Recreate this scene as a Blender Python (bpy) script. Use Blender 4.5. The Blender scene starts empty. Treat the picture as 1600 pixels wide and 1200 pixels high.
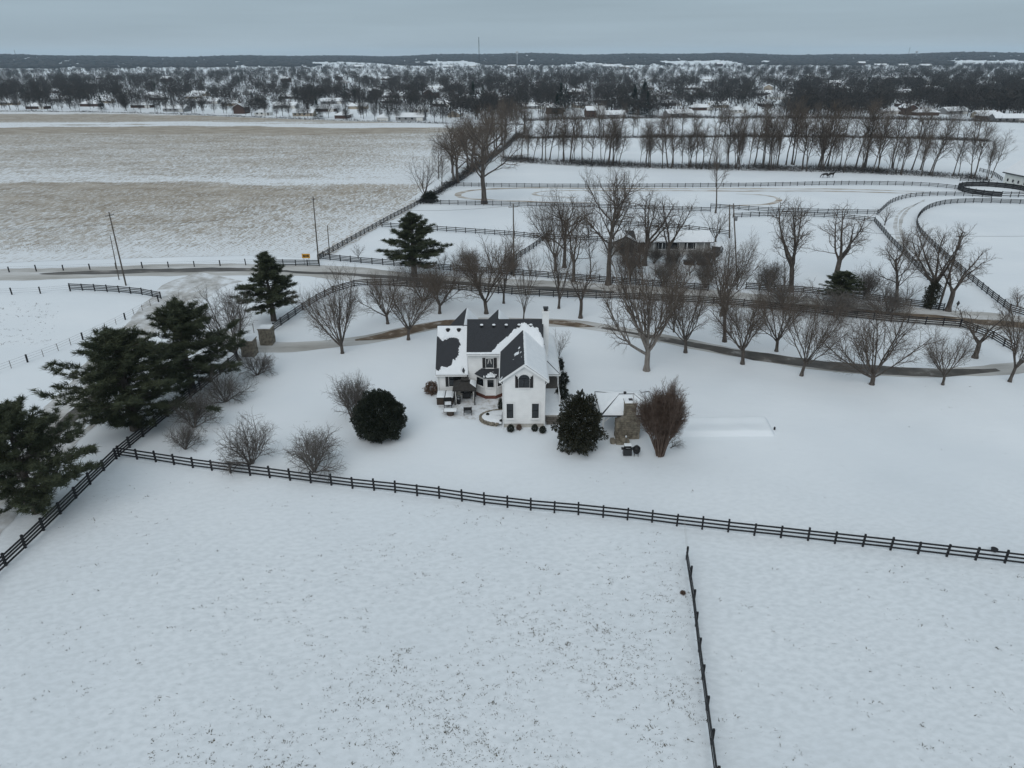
import bpy, bmesh, math, random
import numpy as np
from mathutils import Vector, Matrix

# ------------------------------------------------------------------ camera, world, sun, exposure
sc = bpy.context.scene
C = sc.collection
FPX, CAMH, HORY = 1109.0, 38.0, 88.0
PITCH = math.atan((600 - HORY) / FPX)
ROLL = math.radians(-0.2)
ROT = Matrix.Rotation(math.pi / 2 - PITCH, 3, 'X') @ Matrix.Rotation(ROLL, 3, 'Z')
cam = bpy.data.cameras.new('camera')
cam.sensor_width = 36.0
cam.lens = FPX / 1600 * 36.0
cam.clip_start = 0.5
cam.clip_end = 30000
camo = bpy.data.objects.new('camera', cam)
camo.matrix_world = Matrix.Translation((0, 0, CAMH)) @ ROT.to_4x4()
C.objects.link(camo)
sc.camera = camo

SUN_EL, SUN_AZ = math.radians(42), math.radians(200)
w = bpy.data.worlds.new('World')
sc.world = w
w.use_nodes = True
nt = w.node_tree
nt.nodes.clear()
wo = nt.nodes.new('ShaderNodeOutputWorld')
bg = nt.nodes.new('ShaderNodeBackground')
bg.inputs['Strength'].default_value = 0.1
sky = nt.nodes.new('ShaderNodeTexSky')
sky.sky_type = 'NISHITA'
sky.sun_disc = False
sky.sun_elevation = SUN_EL
sky.sun_rotation = SUN_AZ
tc = nt.nodes.new('ShaderNodeTexCoord')
sep = nt.nodes.new('ShaderNodeSeparateXYZ')
rmp = nt.nodes.new('ShaderNodeValToRGB')
cr = rmp.color_ramp
cr.interpolation = 'EASE'
SKY = [(0.0, (0.375, 0.455, 0.515)), (0.04, (0.333, 0.422, 0.490)), (0.10, (0.325, 0.417, 0.487)), (0.30, (0.37, 0.45, 0.51)), (1.0, (0.53, 0.60, 0.645))]
cr.elements[0].position, cr.elements[0].color = 0.0, (*SKY[0][1], 1)
cr.elements[1].position, cr.elements[1].color = 1.0, (*SKY[-1][1], 1)
for p_, c_ in SKY[1:-1]:
    e = cr.elements.new(p_)
    e.color = (*c_, 1)
mpn = nt.nodes.new('ShaderNodeMapping')
mpn.inputs['Scale'].default_value = (1.2, 1.2, 22.0)
cn = nt.nodes.new('ShaderNodeTexNoise')
cn.inputs['Scale'].default_value = 2.2
cn.inputs['Detail'].default_value = 5
mr = nt.nodes.new('ShaderNodeMapRange')
mr.inputs['From Min'].default_value = 0.3
mr.inputs['From Max'].default_value = 0.7
mr.inputs['To Min'].default_value = 0.91
mr.inputs['To Max'].default_value = 1.06
mul = nt.nodes.new('ShaderNodeVectorMath')
mul.operation = 'SCALE'
sc10 = nt.nodes.new('ShaderNodeVectorMath')
sc10.operation = 'SCALE'
sc10.inputs['Scale'].default_value = 10.0
mixw = nt.nodes.new('ShaderNodeMix')
mixw.data_type = 'RGBA'
mixw.inputs['Factor'].default_value = 0.94
L = nt.links.new
L(tc.outputs['Generated'], sep.inputs[0])
L(sep.outputs['Z'], rmp.inputs['Fac'])
L(tc.outputs['Generated'], mpn.inputs['Vector'])
L(mpn.outputs[0], cn.inputs['Vector'])
L(cn.outputs['Fac'], mr.inputs['Value'])
L(rmp.outputs['Color'], mul.inputs[0])
L(mr.outputs['Result'], mul.inputs['Scale'])
L(mul.outputs[0], sc10.inputs[0])
L(sky.outputs['Color'], mixw.inputs['A'])
L(sc10.outputs[0], mixw.inputs['B'])
L(mixw.outputs['Result'], bg.inputs['Color'])
L(bg.outputs[0], wo.inputs['Surface'])

sl = bpy.data.lights.new('sun', 'SUN')
sl.energy = 1.0
sl.angle = math.radians(50)
sl.color = (1.0, 0.975, 0.945)
so = bpy.data.objects.new('sun', sl)
_d = Vector((math.sin(SUN_AZ) * math.cos(SUN_EL), math.cos(SUN_AZ) * math.cos(SUN_EL), math.sin(SUN_EL)))
so.rotation_euler = _d.to_track_quat('Z', 'Y').to_euler()
so.location = (0, 0, 200)
C.objects.link(so)
vs = sc.view_settings
vs.view_transform = 'Standard'
vs.look = 'None'
vs.exposure = 0.0
vs.gamma = 1.0
vs.use_curve_mapping = False
sc.cycles.max_bounces = 6
sc.cycles.transparent_max_bounces = 8
sc.cycles.volume_bounces = 2
sc.cycles.diffuse_bounces = 3

# ------------------------------------------------------------------ helpers
rnd = random.Random(7)
RNG = np.random.default_rng(11)


def ray(px, py):
    return ROT @ Vector(((px - 800) / FPX, -(py - 600) / FPX, -1.0))


def P(px, py, z=0.0):
    d = ray(px, py)
    t = (z - CAMH) / d.z
    return Vector((d.x * t, d.y * t, z))


def PZ(px, py, Y):
    d = ray(px, py)
    t = Y / d.y
    return Vector((d.x * t, Y, CAMH + d.z * t))


def sstep(a, b, x):
    t = np.clip((x - a) / (b - a), 0, 1)
    return t * t * (3 - 2 * t)


def gz(x, y):
    """ground height: level by the house and the roads, faint swells in the pastures, low hills far off"""
    x = np.asarray(x, float)
    y = np.asarray(y, float)
    past = 1 - sstep(60, 66, y)
    lawn = sstep(20, 30, x) * (1 - sstep(80, 92, y))
    a = np.maximum(past, lawn)
    n = 0.09 * np.sin(x * .21 + 1.3) * np.sin(y * .17 + .4) + 0.06 * np.sin(x * .43 + y * .31) + 0.03 * np.sin(x * .9 - y * .7 + 2)
    r = np.hypot(x, y)
    th = np.arctan2(x, y)
    hill = sstep(3000, 5600, r) * (40 + 5 * np.sin(th * 9 + 1) + 4 * np.sin(th * 23 + 2) + 3 * np.sin(th * 51))
    return a * n + hill


def gzf(x, y):
    return float(gz(x, y))


ORG = {}


def tag(o, label=None, cat=None, group=None, kind=None):
    if label:
        o['label'] = label
    if cat:
        o['category'] = cat
    if group:
        o['group'] = group
    if kind:
        o['kind'] = kind
    return o


def empty(name, loc=(0, 0, 0), rz=0.0, label=None, cat=None, group=None):
    o = bpy.data.objects.new(name, None)
    o.empty_display_size = 0.3
    o.location = loc
    o.rotation_euler = (0, 0, rz)
    C.objects.link(o)
    ORG[o.name] = Vector(loc)
    return tag(o, label, cat, group)


class MB:
    def __init__(s):
        s.v = []
        s.f = []

    def add(s, vs_, fs):
        b = len(s.v)
        s.v.extend([tuple(q) for q in vs_])
        s.f.extend([tuple(i + b for i in q) for q in fs])

    def quad(s, a, b, c, d):
        s.add([a, b, c, d], [(0, 1, 2, 3)])

    def tri(s, a, b, c):
        s.add([a, b, c], [(0, 1, 2)])

    def box(s, x0, x1, y0, y1, z0, z1):
        s.add([(x0, y0, z0), (x1, y0, z0), (x1, y1, z0), (x0, y1, z0), (x0, y0, z1), (x1, y0, z1), (x1, y1, z1), (x0, y1, z1)],
              [(3, 2, 1, 0), (4, 5, 6, 7), (0, 1, 5, 4), (1, 2, 6, 5), (2, 3, 7, 6), (3, 0, 4, 7)])

    def fbox(s, fr, a0, a1, b0, b1, c0, c1):
        """box in a wall frame: a along the wall, b up, c outwards"""
        O, u, n = fr
        pts = []
        for b in (b0, b1):
            for (a, c) in ((a0, c1), (a1, c1), (a1, c0), (a0, c0)):
                pts.append(O + u * a + n * c + Vector((0, 0, b)))
        s.add(pts, [(3, 2, 1, 0), (4, 5, 6, 7), (0, 1, 5, 4), (1, 2, 6, 5), (2, 3, 7, 6), (3, 0, 4, 7)])

    def tube(s, pts, rad, n=8, cap=True):
        pts = [Vector(q) for q in pts]
        rings = []
        for i, q in enumerate(pts):
            t = (pts[min(i + 1, len(pts) - 1)] - pts[max(i - 1, 0)])
            if t.length < 1e-9:
                t = Vector((0, 0, 1))
            t.normalize()
            a = t.cross(Vector((0, 0, 1))) if abs(t.z) < .9 else t.cross(Vector((1, 0, 0)))
            a.normalize()
            b = t.cross(a)
            r = rad[i] if hasattr(rad, '__len__') else rad
            rings.append([q + (a * math.cos(2 * math.pi * k / n) + b * math.sin(2 * math.pi * k / n)) * r for k in range(n)])
        base = len(s.v)
        for rg in rings:
            s.v.extend([tuple(q) for q in rg])
        for i in range(len(rings) - 1):
            for k in range(n):
                s.f.append((base + i * n + k, base + (i + 1) * n + k, base + (i + 1) * n + (k + 1) % n, base + i * n + (k + 1) % n))
        if cap:
            s.f.append(tuple(base + k for k in range(n)))
            s.f.append(tuple(base + (len(rings) - 1) * n + k for k in reversed(range(n))))

    def lathe(s, c, prof, n=16):
        """prof: (r, z) from the bottom up"""
        base = len(s.v)
        for r, z in prof:
            for k in range(n):
                a = 2 * math.pi * k / n
                s.v.append((c[0] + r * math.cos(a), c[1] + r * math.sin(a), c[2] + z))
        for i in range(len(prof) - 1):
            for k in range(n):
                s.f.append((base + i * n + k, base + i * n + (k + 1) % n, base + (i + 1) * n + (k + 1) % n, base + (i + 1) * n + k))
        s.f.append(tuple(base + k for k in reversed(range(n))))
        s.f.append(tuple(base + (len(prof) - 1) * n + k for k in range(n)))

    def slab(s, pts, t):
        """a planar polygon (counter-clockwise from above) thickened downwards along its normal"""
        pts = [Vector(q) for q in pts]
        nrm = (pts[1] - pts[0]).cross(pts[2] - pts[0]).normalized()
        n = len(pts)
        s.add(pts + [q - nrm * t for q in pts], [tuple(range(n)), tuple(reversed(range(n, 2 * n)))] + [(i, i + n, (i + 1) % n + n, (i + 1) % n) for i in range(n)])

    def mesh(s, name, org=Vector((0, 0, 0))):
        me = bpy.data.meshes.new(name)
        if org.length:
            me.from_pydata([(a - org.x, b - org.y, c - org.z) for a, b, c in s.v], [], s.f)
        else:
            me.from_pydata(s.v, [], s.f)
        me.update()
        return me

    def build(s, name, mat, parent=None, loc=None, smooth=False):
        org = ORG[parent.name] if parent is not None else Vector(loc or (0, 0, 0))
        me = s.mesh(name, org)
        return link(name, me, mat, parent, None if parent is not None else org, smooth)


def link(name, me, mat, parent=None, loc=None, smooth=False):
    if mat is not None and not me.materials:
        me.materials.append(mat)
    if smooth:
        me.shade_smooth()
    o = bpy.data.objects.new(name, me)
    C.objects.link(o)
    if parent is not None:
        o.parent = parent
        ORG[o.name] = ORG[parent.name].copy()
    else:
        o.location = loc if loc is not None else (0, 0, 0)
        ORG[o.name] = Vector(o.location)
    return o


def np_mesh(name, V, F):
    """V (n,3), F (m,k) arrays -> mesh"""
    V = np.asarray(V, np.float32)
    F = np.asarray(F, np.int32)
    me = bpy.data.meshes.new(name)
    me.vertices.add(len(V))
    me.vertices.foreach_set('co', V.ravel())
    k = F.shape[1]
    me.loops.add(F.size)
    me.loops.foreach_set('vertex_index', F.ravel())
    me.polygons.add(len(F))
    me.polygons.foreach_set('loop_start', np.arange(0, F.size, k, dtype=np.int32))
    me.polygons.foreach_set('loop_total', np.full(len(F), k, np.int32))
    me.update(calc_edges=True)
    return me


def copy_tree(o, parent=None):
    c = o.copy()
    C.objects.link(c)
    if parent is not None:
        c.parent = parent
    for ch in o.children:
        copy_tree(ch, c)
    return c


def mat(name, col, rough=0.8, col2=None, scale=3.0, bump=0.0, bscale=None, detail=6.0, spec=0.3, metal=0.0, lo=0.35, hi=0.65, stretch=None, trans=0.0):
    m = bpy.data.materials.new(name)
    m.use_nodes = True
    t = m.node_tree
    b = t.nodes['Principled BSDF']
    b.inputs['Base Color'].default_value = (*col, 1)
    b.inputs['Roughness'].default_value = rough
    b.inputs['Specular IOR Level'].default_value = spec
    b.inputs['Metallic'].default_value = metal
    if col2 is not None or bump:
        co = t.nodes.new('ShaderNodeTexCoord')
        src = co.outputs['Object']
        if stretch:
            mp = t.nodes.new('ShaderNodeMapping')
            mp.inputs['Scale'].default_value = stretch
            t.links.new(src, mp.inputs['Vector'])
            src = mp.outputs[0]
    if col2 is not None:
        n = t.nodes.new('ShaderNodeTexNoise')
        n.inputs['Scale'].default_value = scale
        n.inputs['Detail'].default_value = detail
        r = t.nodes.new('ShaderNodeValToRGB')
        r.color_ramp.elements[0].position = lo
        r.color_ramp.elements[1].position = hi
        r.color_ramp.elements[0].color = (*col, 1)
        r.color_ramp.elements[1].color = (*col2, 1)
        t.links.new(src, n.inputs['Vector'])
        t.links.new(n.outputs['Fac'], r.inputs['Fac'])
        t.links.new(r.outputs['Color'], b.inputs['Base Color'])
    if bump:
        n2 = t.nodes.new('ShaderNodeTexNoise')
        n2.inputs['Scale'].default_value = bscale or scale
        n2.inputs['Detail'].default_value = detail
        bp = t.nodes.new('ShaderNodeBump')
        bp.inputs['Strength'].default_value = 1.0
        bp.inputs['Distance'].default_value = bump
        t.links.new(src, n2.inputs['Vector'])
        t.links.new(n2.outputs['Fac'], bp.inputs['Height'])
        t.links.new(bp.outputs[0], b.inputs['Normal'])
    return m


M = {}
M['bark'] = mat('bark', (0.060, 0.050, 0.043), .9, (0.125, 0.108, 0.095), 6, .02, 20, stretch=(1, 1, .25))
M['bark_pale'] = mat('bark_pale', (0.15, 0.13, 0.115), .9, (0.27, 0.245, 0.22), 5, .02, 20, stretch=(1, 1, .25))
M['twig'] = mat('twig', (0.094, 0.073, 0.058), .9, (0.148, 0.120, 0.098), 1.5)
M['twig_red'] = mat('twig_red', (0.11, 0.07, 0.05), .9, (0.17, 0.115, 0.085), 2.0)
M['twig_grey'] = mat('twig_grey', (0.10, 0.088, 0.08), .9, (0.16, 0.145, 0.13), 1.5)
M['far_twig'] = mat('far_twig', (0.034, 0.032, 0.031), .95, (0.062, 0.057, 0.053), .12)
M['twig_brown'] = mat('myrtle_twig', (0.092, 0.064, 0.049), .9, (0.150, 0.108, 0.086), 2.0)
M['ranch'] = mat('ranch_dull_siding', (0.40, 0.395, 0.38), .8, (0.48, 0.475, 0.455), 2.0)
M['pine'] = mat('pine_needles', (0.032, 0.042, 0.023), .7, (0.078, 0.088, 0.048), .9, lo=.3, hi=.7)
M['spruce'] = mat('far_conifer_needles', (0.016, 0.026, 0.018), .8, (0.03, 0.042, 0.028), 1.0)
M['holly'] = mat('evergreen_leaf', (0.010, 0.014, 0.009), .55, (0.024, 0.030, 0.017), 5.0)
M['magnolia'] = mat('magnolia_leaf', (0.014, 0.018, 0.010), .45, (0.048, 0.040, 0.022), 6.0, lo=.4, hi=.75)
M['fence'] = mat('black_fence_paint', (0.010, 0.010, 0.012), .6, (0.024, 0.024, 0.026), 8)
M['grey_wood'] = mat('weathered_wood', (0.10, 0.09, 0.08), .9, (0.19, 0.17, 0.15), 9, .004, stretch=(1, 1, .1))
M['pole'] = mat('pole_wood', (0.085, 0.072, 0.06), .9, (0.15, 0.13, 0.11), 8, stretch=(1, 1, .1))
M['siding'] = mat('white_siding', (0.78, 0.78, 0.77), .55, (0.84, 0.84, 0.83), 1.2)
M['trim'] = mat('white_trim', (0.80, 0.80, 0.79), .5)
M['shingle'] = mat('charcoal_shingle', (0.030, 0.032, 0.036), .9, (0.052, 0.054, 0.060), 9.0, .01, 30, stretch=(1, 1, 4))
M['black'] = mat('black_paint', (0.012, 0.012, 0.013), .5)
M['glass'] = mat('window_glass', (0.012, 0.015, 0.018), .06, spec=.6)
M['curtain'] = mat('curtain', (0.45, 0.44, 0.42), .9)
M['found'] = mat('foundation_block', (0.42, 0.40, 0.36), .9, (0.52, 0.50, 0.46), 3, .006, 20)
M['brick'] = mat('red_brick', (0.11, 0.045, 0.035), .9, (0.17, 0.075, 0.055), 12)
M['stone'] = mat('field_stone', (0.13, 0.115, 0.09), .9, (0.30, 0.265, 0.21), 2.6, .02, 14)
M['mortar'] = mat('stone_mortar', (0.16, 0.145, 0.12), .95, (0.22, 0.2, 0.17), 8)
M['canvas'] = mat('dark_canopy_fabric', (0.030, 0.027, 0.025), .85, (0.045, 0.041, 0.038), 3)
M['wicker'] = mat('dark_brown_panel', (0.055, 0.042, 0.034), .8, (0.085, 0.066, 0.054), 10)
M['metal'] = mat('galvanised_metal', (0.30, 0.31, 0.32), .45, metal=.6)
M['dark_metal'] = mat('dark_metal', (0.03, 0.03, 0.032), .5)
M['yellow'] = mat('sign_yellow', (0.60, 0.31, 0.04), .6)
M['dead_grass'] = mat('dead_grass', (0.05, 0.042, 0.026), .95, (0.13, 0.105, 0.065), 3)
M['straw'] = mat('corn_stubble', (0.27, 0.21, 0.145), .95, (0.42, 0.35, 0.26), .8)
M['far_grey'] = mat('tower_grey_paint', (0.36, 0.38, 0.40), .7)
M['tan'] = mat('tan_board', (0.22, 0.15, 0.10), .85, (0.30, 0.21, 0.15), 4)
M['tape'] = mat('pale_tape', (0.62, 0.58, 0.52), .8)
M['horse'] = mat('dark_coat', (0.012, 0.010, 0.009), .6, (0.022, 0.017, 0.014), 3)
M['roofsnow'] = mat('roof_snow', (0.79, 0.815, 0.84), .8, (0.84, 0.86, 0.88), 1.5, .03, 5)
M['h_brick'] = mat('house_brick', (0.065, 0.043, 0.037), .9, (0.10, 0.065, 0.055), 6)
M['h_tan'] = mat('house_tan_siding', (0.34, 0.29, 0.23), .8, (0.40, 0.35, 0.28), 3)
M['h_grey'] = mat('house_grey_siding', (0.22, 0.22, 0.22), .8, (0.28, 0.28, 0.28), 3)
M['h_white'] = mat('house_white_siding', (0.62, 0.61, 0.58), .7, (0.70, 0.69, 0.66), 3)
M['barn_white'] = mat('barn_white_paint', (0.72, 0.73, 0.69), .7, (0.80, 0.81, 0.77), .8)
M['ivy'] = mat('ivy_leaf', (0.018, 0.024, 0.013), .7, (0.05, 0.045, 0.03), 4)


def snow_mat():
    m = bpy.data.materials.new('snow')
    m.use_nodes = True
    t = m.node_tree
    b = t.nodes['Principled BSDF']
    b.inputs['Roughness'].default_value = .75
    b.inputs['Specular IOR Level'].default_value = .25
    co = t.nodes.new('ShaderNodeTexCoord')

    def noise(scale, detail, st=(1, 1, 1), rot=0.0):
        mp = t.nodes.new('ShaderNodeMapping')
        mp.inputs['Scale'].default_value = st
        mp.inputs['Rotation'].default_value = (0, 0, rot)
        n = t.nodes.new('ShaderNodeTexNoise')
        n.inputs['Scale'].default_value = scale
        n.inputs['Detail'].default_value = detail
        t.links.new(co.outputs['Object'], mp.inputs['Vector'])
        t.links.new(mp.outputs[0], n.inputs['Vector'])
        return n.outputs['Fac']
    r = t.nodes.new('ShaderNodeValToRGB')
    r.color_ramp.elements[0].position, r.color_ramp.elements[0].color = .3, (.745, .785, .82, 1)
    r.color_ramp.elements[1].position, r.color_ramp.elements[1].color = .7, (.82, .85, .875, 1)
    t.links.new(noise(.06, 6), r.inputs['Fac'])
    # grazed pasture: vignette painted as darker snow towards camera, turf mottles through thin snow
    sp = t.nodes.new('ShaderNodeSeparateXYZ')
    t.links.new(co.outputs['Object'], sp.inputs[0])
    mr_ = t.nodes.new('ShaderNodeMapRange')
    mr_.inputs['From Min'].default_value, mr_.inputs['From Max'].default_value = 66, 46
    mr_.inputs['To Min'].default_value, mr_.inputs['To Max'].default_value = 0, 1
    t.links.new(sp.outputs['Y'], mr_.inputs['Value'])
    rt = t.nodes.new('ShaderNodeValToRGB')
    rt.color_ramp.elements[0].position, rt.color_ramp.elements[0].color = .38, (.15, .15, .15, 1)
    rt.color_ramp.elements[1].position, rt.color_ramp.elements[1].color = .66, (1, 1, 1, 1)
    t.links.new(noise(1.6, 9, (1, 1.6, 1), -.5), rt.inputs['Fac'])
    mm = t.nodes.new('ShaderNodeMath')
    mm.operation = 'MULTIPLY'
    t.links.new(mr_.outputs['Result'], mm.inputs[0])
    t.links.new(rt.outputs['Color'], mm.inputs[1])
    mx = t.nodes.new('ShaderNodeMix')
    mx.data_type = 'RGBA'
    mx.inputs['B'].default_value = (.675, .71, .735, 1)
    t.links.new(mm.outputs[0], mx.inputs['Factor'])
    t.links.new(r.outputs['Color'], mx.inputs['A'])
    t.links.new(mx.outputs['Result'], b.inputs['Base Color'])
    prev = None
    for (sc_, de, st, ro, dist) in ((.13, 3, (1, 1.5, 1), .5, .12), (.7, 7, (1, 1.6, 1), -.5, .020), (5.0, 5, (1, 1.6, 1), -.5, .008)):
        bp = t.nodes.new('ShaderNodeBump')
        bp.inputs['Distance'].default_value = dist
        t.links.new(noise(sc_, de, st, ro), bp.inputs['Height'])
        if prev is not None:
            t.links.new(prev, bp.inputs['Normal'])
        prev = bp.outputs[0]
    t.links.new(prev, b.inputs['Normal'])
    return m


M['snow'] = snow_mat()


def blend_mat(name, cols, scale, pos, rough=.8, stretch=(1, 1, 1), detail=7, bump=.0, rot=0.0):
    m = bpy.data.materials.new(name)
    m.use_nodes = True
    t = m.node_tree
    b = t.nodes['Principled BSDF']
    b.inputs['Roughness'].default_value = rough
    b.inputs['Specular IOR Level'].default_value = .3
    co = t.nodes.new('ShaderNodeTexCoord')
    mp = t.nodes.new('ShaderNodeMapping')
    mp.inputs['Scale'].default_value = stretch
    mp.inputs['Rotation'].default_value = (0, 0, rot)
    n = t.nodes.new('ShaderNodeTexNoise')
    n.inputs['Scale'].default_value = scale
    n.inputs['Detail'].default_value = detail
    n.inputs['Roughness'].default_value = .62
    r = t.nodes.new('ShaderNodeValToRGB')
    els = r.color_ramp.elements
    els[0].position, els[0].color = pos[0], (*cols[0], 1)
    els[1].position, els[1].color = pos[-1], (*cols[-1], 1)
    for p_, c_ in list(zip(pos, cols))[1:-1]:
        e_ = els.new(p_)
        e_.color = (*c_, 1)
    t.links.new(co.outputs['Object'], mp.inputs['Vector'])
    t.links.new(mp.outputs[0], n.inputs['Vector'])
    t.links.new(n.outputs['Fac'], r.inputs['Fac'])
    t.links.new(r.outputs['Color'], b.inputs['Base Color'])
    if bump:
        bp = t.nodes.new('ShaderNodeBump')
        bp.inputs['Distance'].default_value = bump
        t.links.new(n.outputs['Fac'], bp.inputs['Height'])
        t.links.new(bp.outputs[0], b.inputs['Normal'])
    return m


SN = (.77, .80, .83)
M['packed'] = blend_mat('packed_road_snow', [(.33, .315, .29), (.50, .49, .47), (.70, .71, .72)], .25, [.32, .52, .74], stretch=(.25, 1, 1), bump=.03)
M['wet'] = blend_mat('wet_asphalt', [(.05, .047, .043), (.11, .10, .09), (.36, .34, .31)], .3, [.35, .56, .72], .55, stretch=(.3, 1, 1))
M['drive'] = blend_mat('drive_asphalt', [(.06, .054, .048), (.12, .108, .095), (.42, .41, .39)], .32, [.38, .58, .74], .6)
M['mud'] = blend_mat('brown_mud', [(.10, .07, .045), (.17, .125, .085), (.5, .47, .43)], .5, [.38, .55, .72], .7)
M['dirt'] = blend_mat('track_dirt', [(.20, .145, .10), (.36, .29, .22), (.68, .67, .65)], .35, [.30, .43, .58], .85, stretch=(.35, 1.5, 1))
M['rut'] = blend_mat('rutted_snow', [(.37, .36, .34), (.55, .55, .545), SN], .33, [.36, .5, .66], .8, detail=9)
M['rowgrass'] = blend_mat('verge_stubble', [(.30, .25, .19), (.55, .53, .50), SN], 1.2, [.36, .47, .56], .9)


def stubble_mat():
    m = bpy.data.materials.new('corn_stubble_field')
    m.use_nodes = True
    t = m.node_tree
    b = t.nodes['Principled BSDF']
    b.inputs['Roughness'].default_value = .9
    b.inputs['Specular IOR Level'].default_value = .15
    co = t.nodes.new('ShaderNodeTexCoord')
    sp = t.nodes.new('ShaderNodeSeparateXYZ')
    t.links.new(co.outputs['Object'], sp.inputs[0])

    def math_(op, a, c, clamp=False):
        n = t.nodes.new('ShaderNodeMath')
        n.operation = op
        n.use_clamp = clamp
        for i, q in enumerate((a, c)):
            if isinstance(q, (int, float)):
                n.inputs[i].default_value = q
            elif q is not None:
                t.links.new(q, n.inputs[i])
        return n.outputs[0]

    def noise(scale, detail, st, ro=0.0, rough=.6):
        mp = t.nodes.new('ShaderNodeMapping')
        mp.inputs['Scale'].default_value = st
        mp.inputs['Rotation'].default_value = (0, 0, ro)
        n = t.nodes.new('ShaderNodeTexNoise')
        n.inputs['Scale'].default_value = scale
        n.inputs['Detail'].default_value = detail
        n.inputs['Roughness'].default_value = rough
        t.links.new(co.outputs['Object'], mp.inputs['Vector'])
        t.links.new(mp.outputs[0], n.inputs['Vector'])
        return n.outputs['Fac']
    big = noise(.006, 4, (1, 2.5, 1))
    wob = math_('MULTIPLY', math_('SUBTRACT', big, .5), 70)
    wob = math_('ADD', wob, math_('MULTIPLY', math_('SUBTRACT', noise(.035, 6, (.5, 1.4, 1), 0, .7), .5), 52))
    yy = math_('ADD', sp.outputs['Y'], wob)
    yy = math_('ADD', yy, math_('MULTIPLY', sp.outputs['X'], .03))
    f = math_('DIVIDE', math_('SUBTRACT', yy, 120), 480, True)
    r = t.nodes.new('ShaderNodeValToRGB')
    r.color_ramp.interpolation = 'LINEAR'
    ST = [(125, .22), (150, .46), (175, .56), (205, .68), (226, .74), (238, .66), (243, .40), (254, .40), (260, .52), (290, .58), (350, .62), (398, .66), (420, .88), (446, .86), (454, .28), (470, .26), (480, .64), (500, .74), (545, .78), (560, .4)]
    for i, (yv, d) in enumerate(ST):
        p_ = (yv - 120) / 480
        if i == 0:
            e_ = r.color_ramp.elements[0]
            e_.position = p_
        elif i == len(ST) - 1:
            e_ = r.color_ramp.elements[-1]
            e_.position = p_
        else:
            e_ = r.color_ramp.elements.new(p_)
        e_.color = (d, d, d, 1)
    t.links.new(f, r.inputs['Fac'])
    # fewer stalks in sight towards the fence at the east side
    east = math_('MULTIPLY', math_('ADD', math_('DIVIDE', math_('ADD', sp.outputs['X'], 75), 70), 0, True), .30)
    dens = math_('SUBTRACT', r.outputs['Color'], east)
    rows = t.nodes.new('ShaderNodeTexWave')
    rows.wave_type = 'BANDS'
    rows.inputs['Scale'].default_value = .33
    rows.inputs['Distortion'].default_value = 2.2
    rows.inputs['Detail'].default_value = 2
    mpw = t.nodes.new('ShaderNodeMapping')
    mpw.inputs['Rotation'].default_value = (0, 0, .3)
    t.links.new(co.outputs['Object'], mpw.inputs['Vector'])
    t.links.new(mpw.outputs[0], rows.inputs['Vector'])
    n1 = noise(1.7, 6, (1, .30, 1), 0, .8)
    n2 = noise(.05, 5, (.35, 1, 1))
    vo = t.nodes.new('ShaderNodeTexVoronoi')
    vo.inputs['Scale'].default_value = 1.0
    mv = t.nodes.new('ShaderNodeMapping')
    mv.inputs['Scale'].default_value = (1.9, .55, 1)
    mv.inputs['Rotation'].default_value = (0, 0, .0)
    t.links.new(co.outputs['Object'], mv.inputs['Vector'])
    t.links.new(mv.outputs[0], vo.inputs['Vector'])
    sv = t.nodes.new('ShaderNodeSeparateColor')
    t.links.new(vo.outputs['Color'], sv.inputs[0])
    n1b = math_('ADD', math_('MULTIPLY', n1, .55), math_('MULTIPLY', sv.outputs[0], .30))
    s_ = math_('ADD', n1b, math_('MULTIPLY', math_('SUBTRACT', rows.outputs['Fac'], .12), .22))
    s_ = math_('ADD', s_, math_('MULTIPLY', n2, .45))
    # s_ centred about .715
    k = math_('SUBTRACT', math_('ADD', dens, .21), s_)
    k = math_('MULTIPLY', k, 3.6)
    k = math_('ADD', k, .5, True)
    cm = t.nodes.new('ShaderNodeMix')
    cm.data_type = 'RGBA'
    cm.inputs['A'].default_value = (.76, .79, .815, 1)
    rc = t.nodes.new('ShaderNodeValToRGB')
    rc.color_ramp.elements[0].position, rc.color_ramp.elements[0].color = .35, (.29, .248, .198, 1)
    rc.color_ramp.elements[1].position, rc.color_ramp.elements[1].color = .68, (.46, .415, .355, 1)
    t.links.new(noise(.09, 6, (1, 2, 1)), rc.inputs['Fac'])
    t.links.new(k, cm.inputs['Factor'])
    t.links.new(rc.outputs['Color'], cm.inputs['B'])
    t.links.new(cm.outputs['Result'], b.inputs['Base Color'])
    bp = t.nodes.new('ShaderNodeBump')
    bp.inputs['Distance'].default_value = .12
    t.links.new(n1, bp.inputs['Height'])
    t.links.new(bp.outputs[0], b.inputs['Normal'])
    return m


M['stubble'] = stubble_mat()

# ------------------------------------------------------------------ ground, field, roads
def axis(lo, hi, a, b, step, g):
    mid = list(np.arange(a, b + 1e-6, step))
    s, q = step, mid[-1]
    up = []
    while q < hi:
        s *= g
        q = min(q + s, hi)
        up.append(q)
    s, q = step, mid[0]
    dn = []
    while q > lo:
        s *= g
        q = max(q - s, lo)
        dn.append(q)
    return np.array(dn[::-1] + mid + up)


xs = axis(-9500, 9500, -54, 70, 1.5, 1.07)
ys = axis(-3000, 9500, 22, 100, 1.5, 1.07)
XX, YY = np.meshgrid(xs, ys)
V = np.stack([XX.ravel(), YY.ravel(), gz(XX, YY).ravel()], 1)
nx, ny = len(xs), len(ys)
ii = (np.arange(ny - 1)[:, None] * nx + np.arange(nx - 1)[None]).ravel()
F = np.stack([ii, ii + 1, ii + nx + 1, ii + nx], 1)
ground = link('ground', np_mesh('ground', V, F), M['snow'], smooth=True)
tag(ground, 'snow covered ground of pasture and lawn', 'ground', kind='structure')


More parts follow.
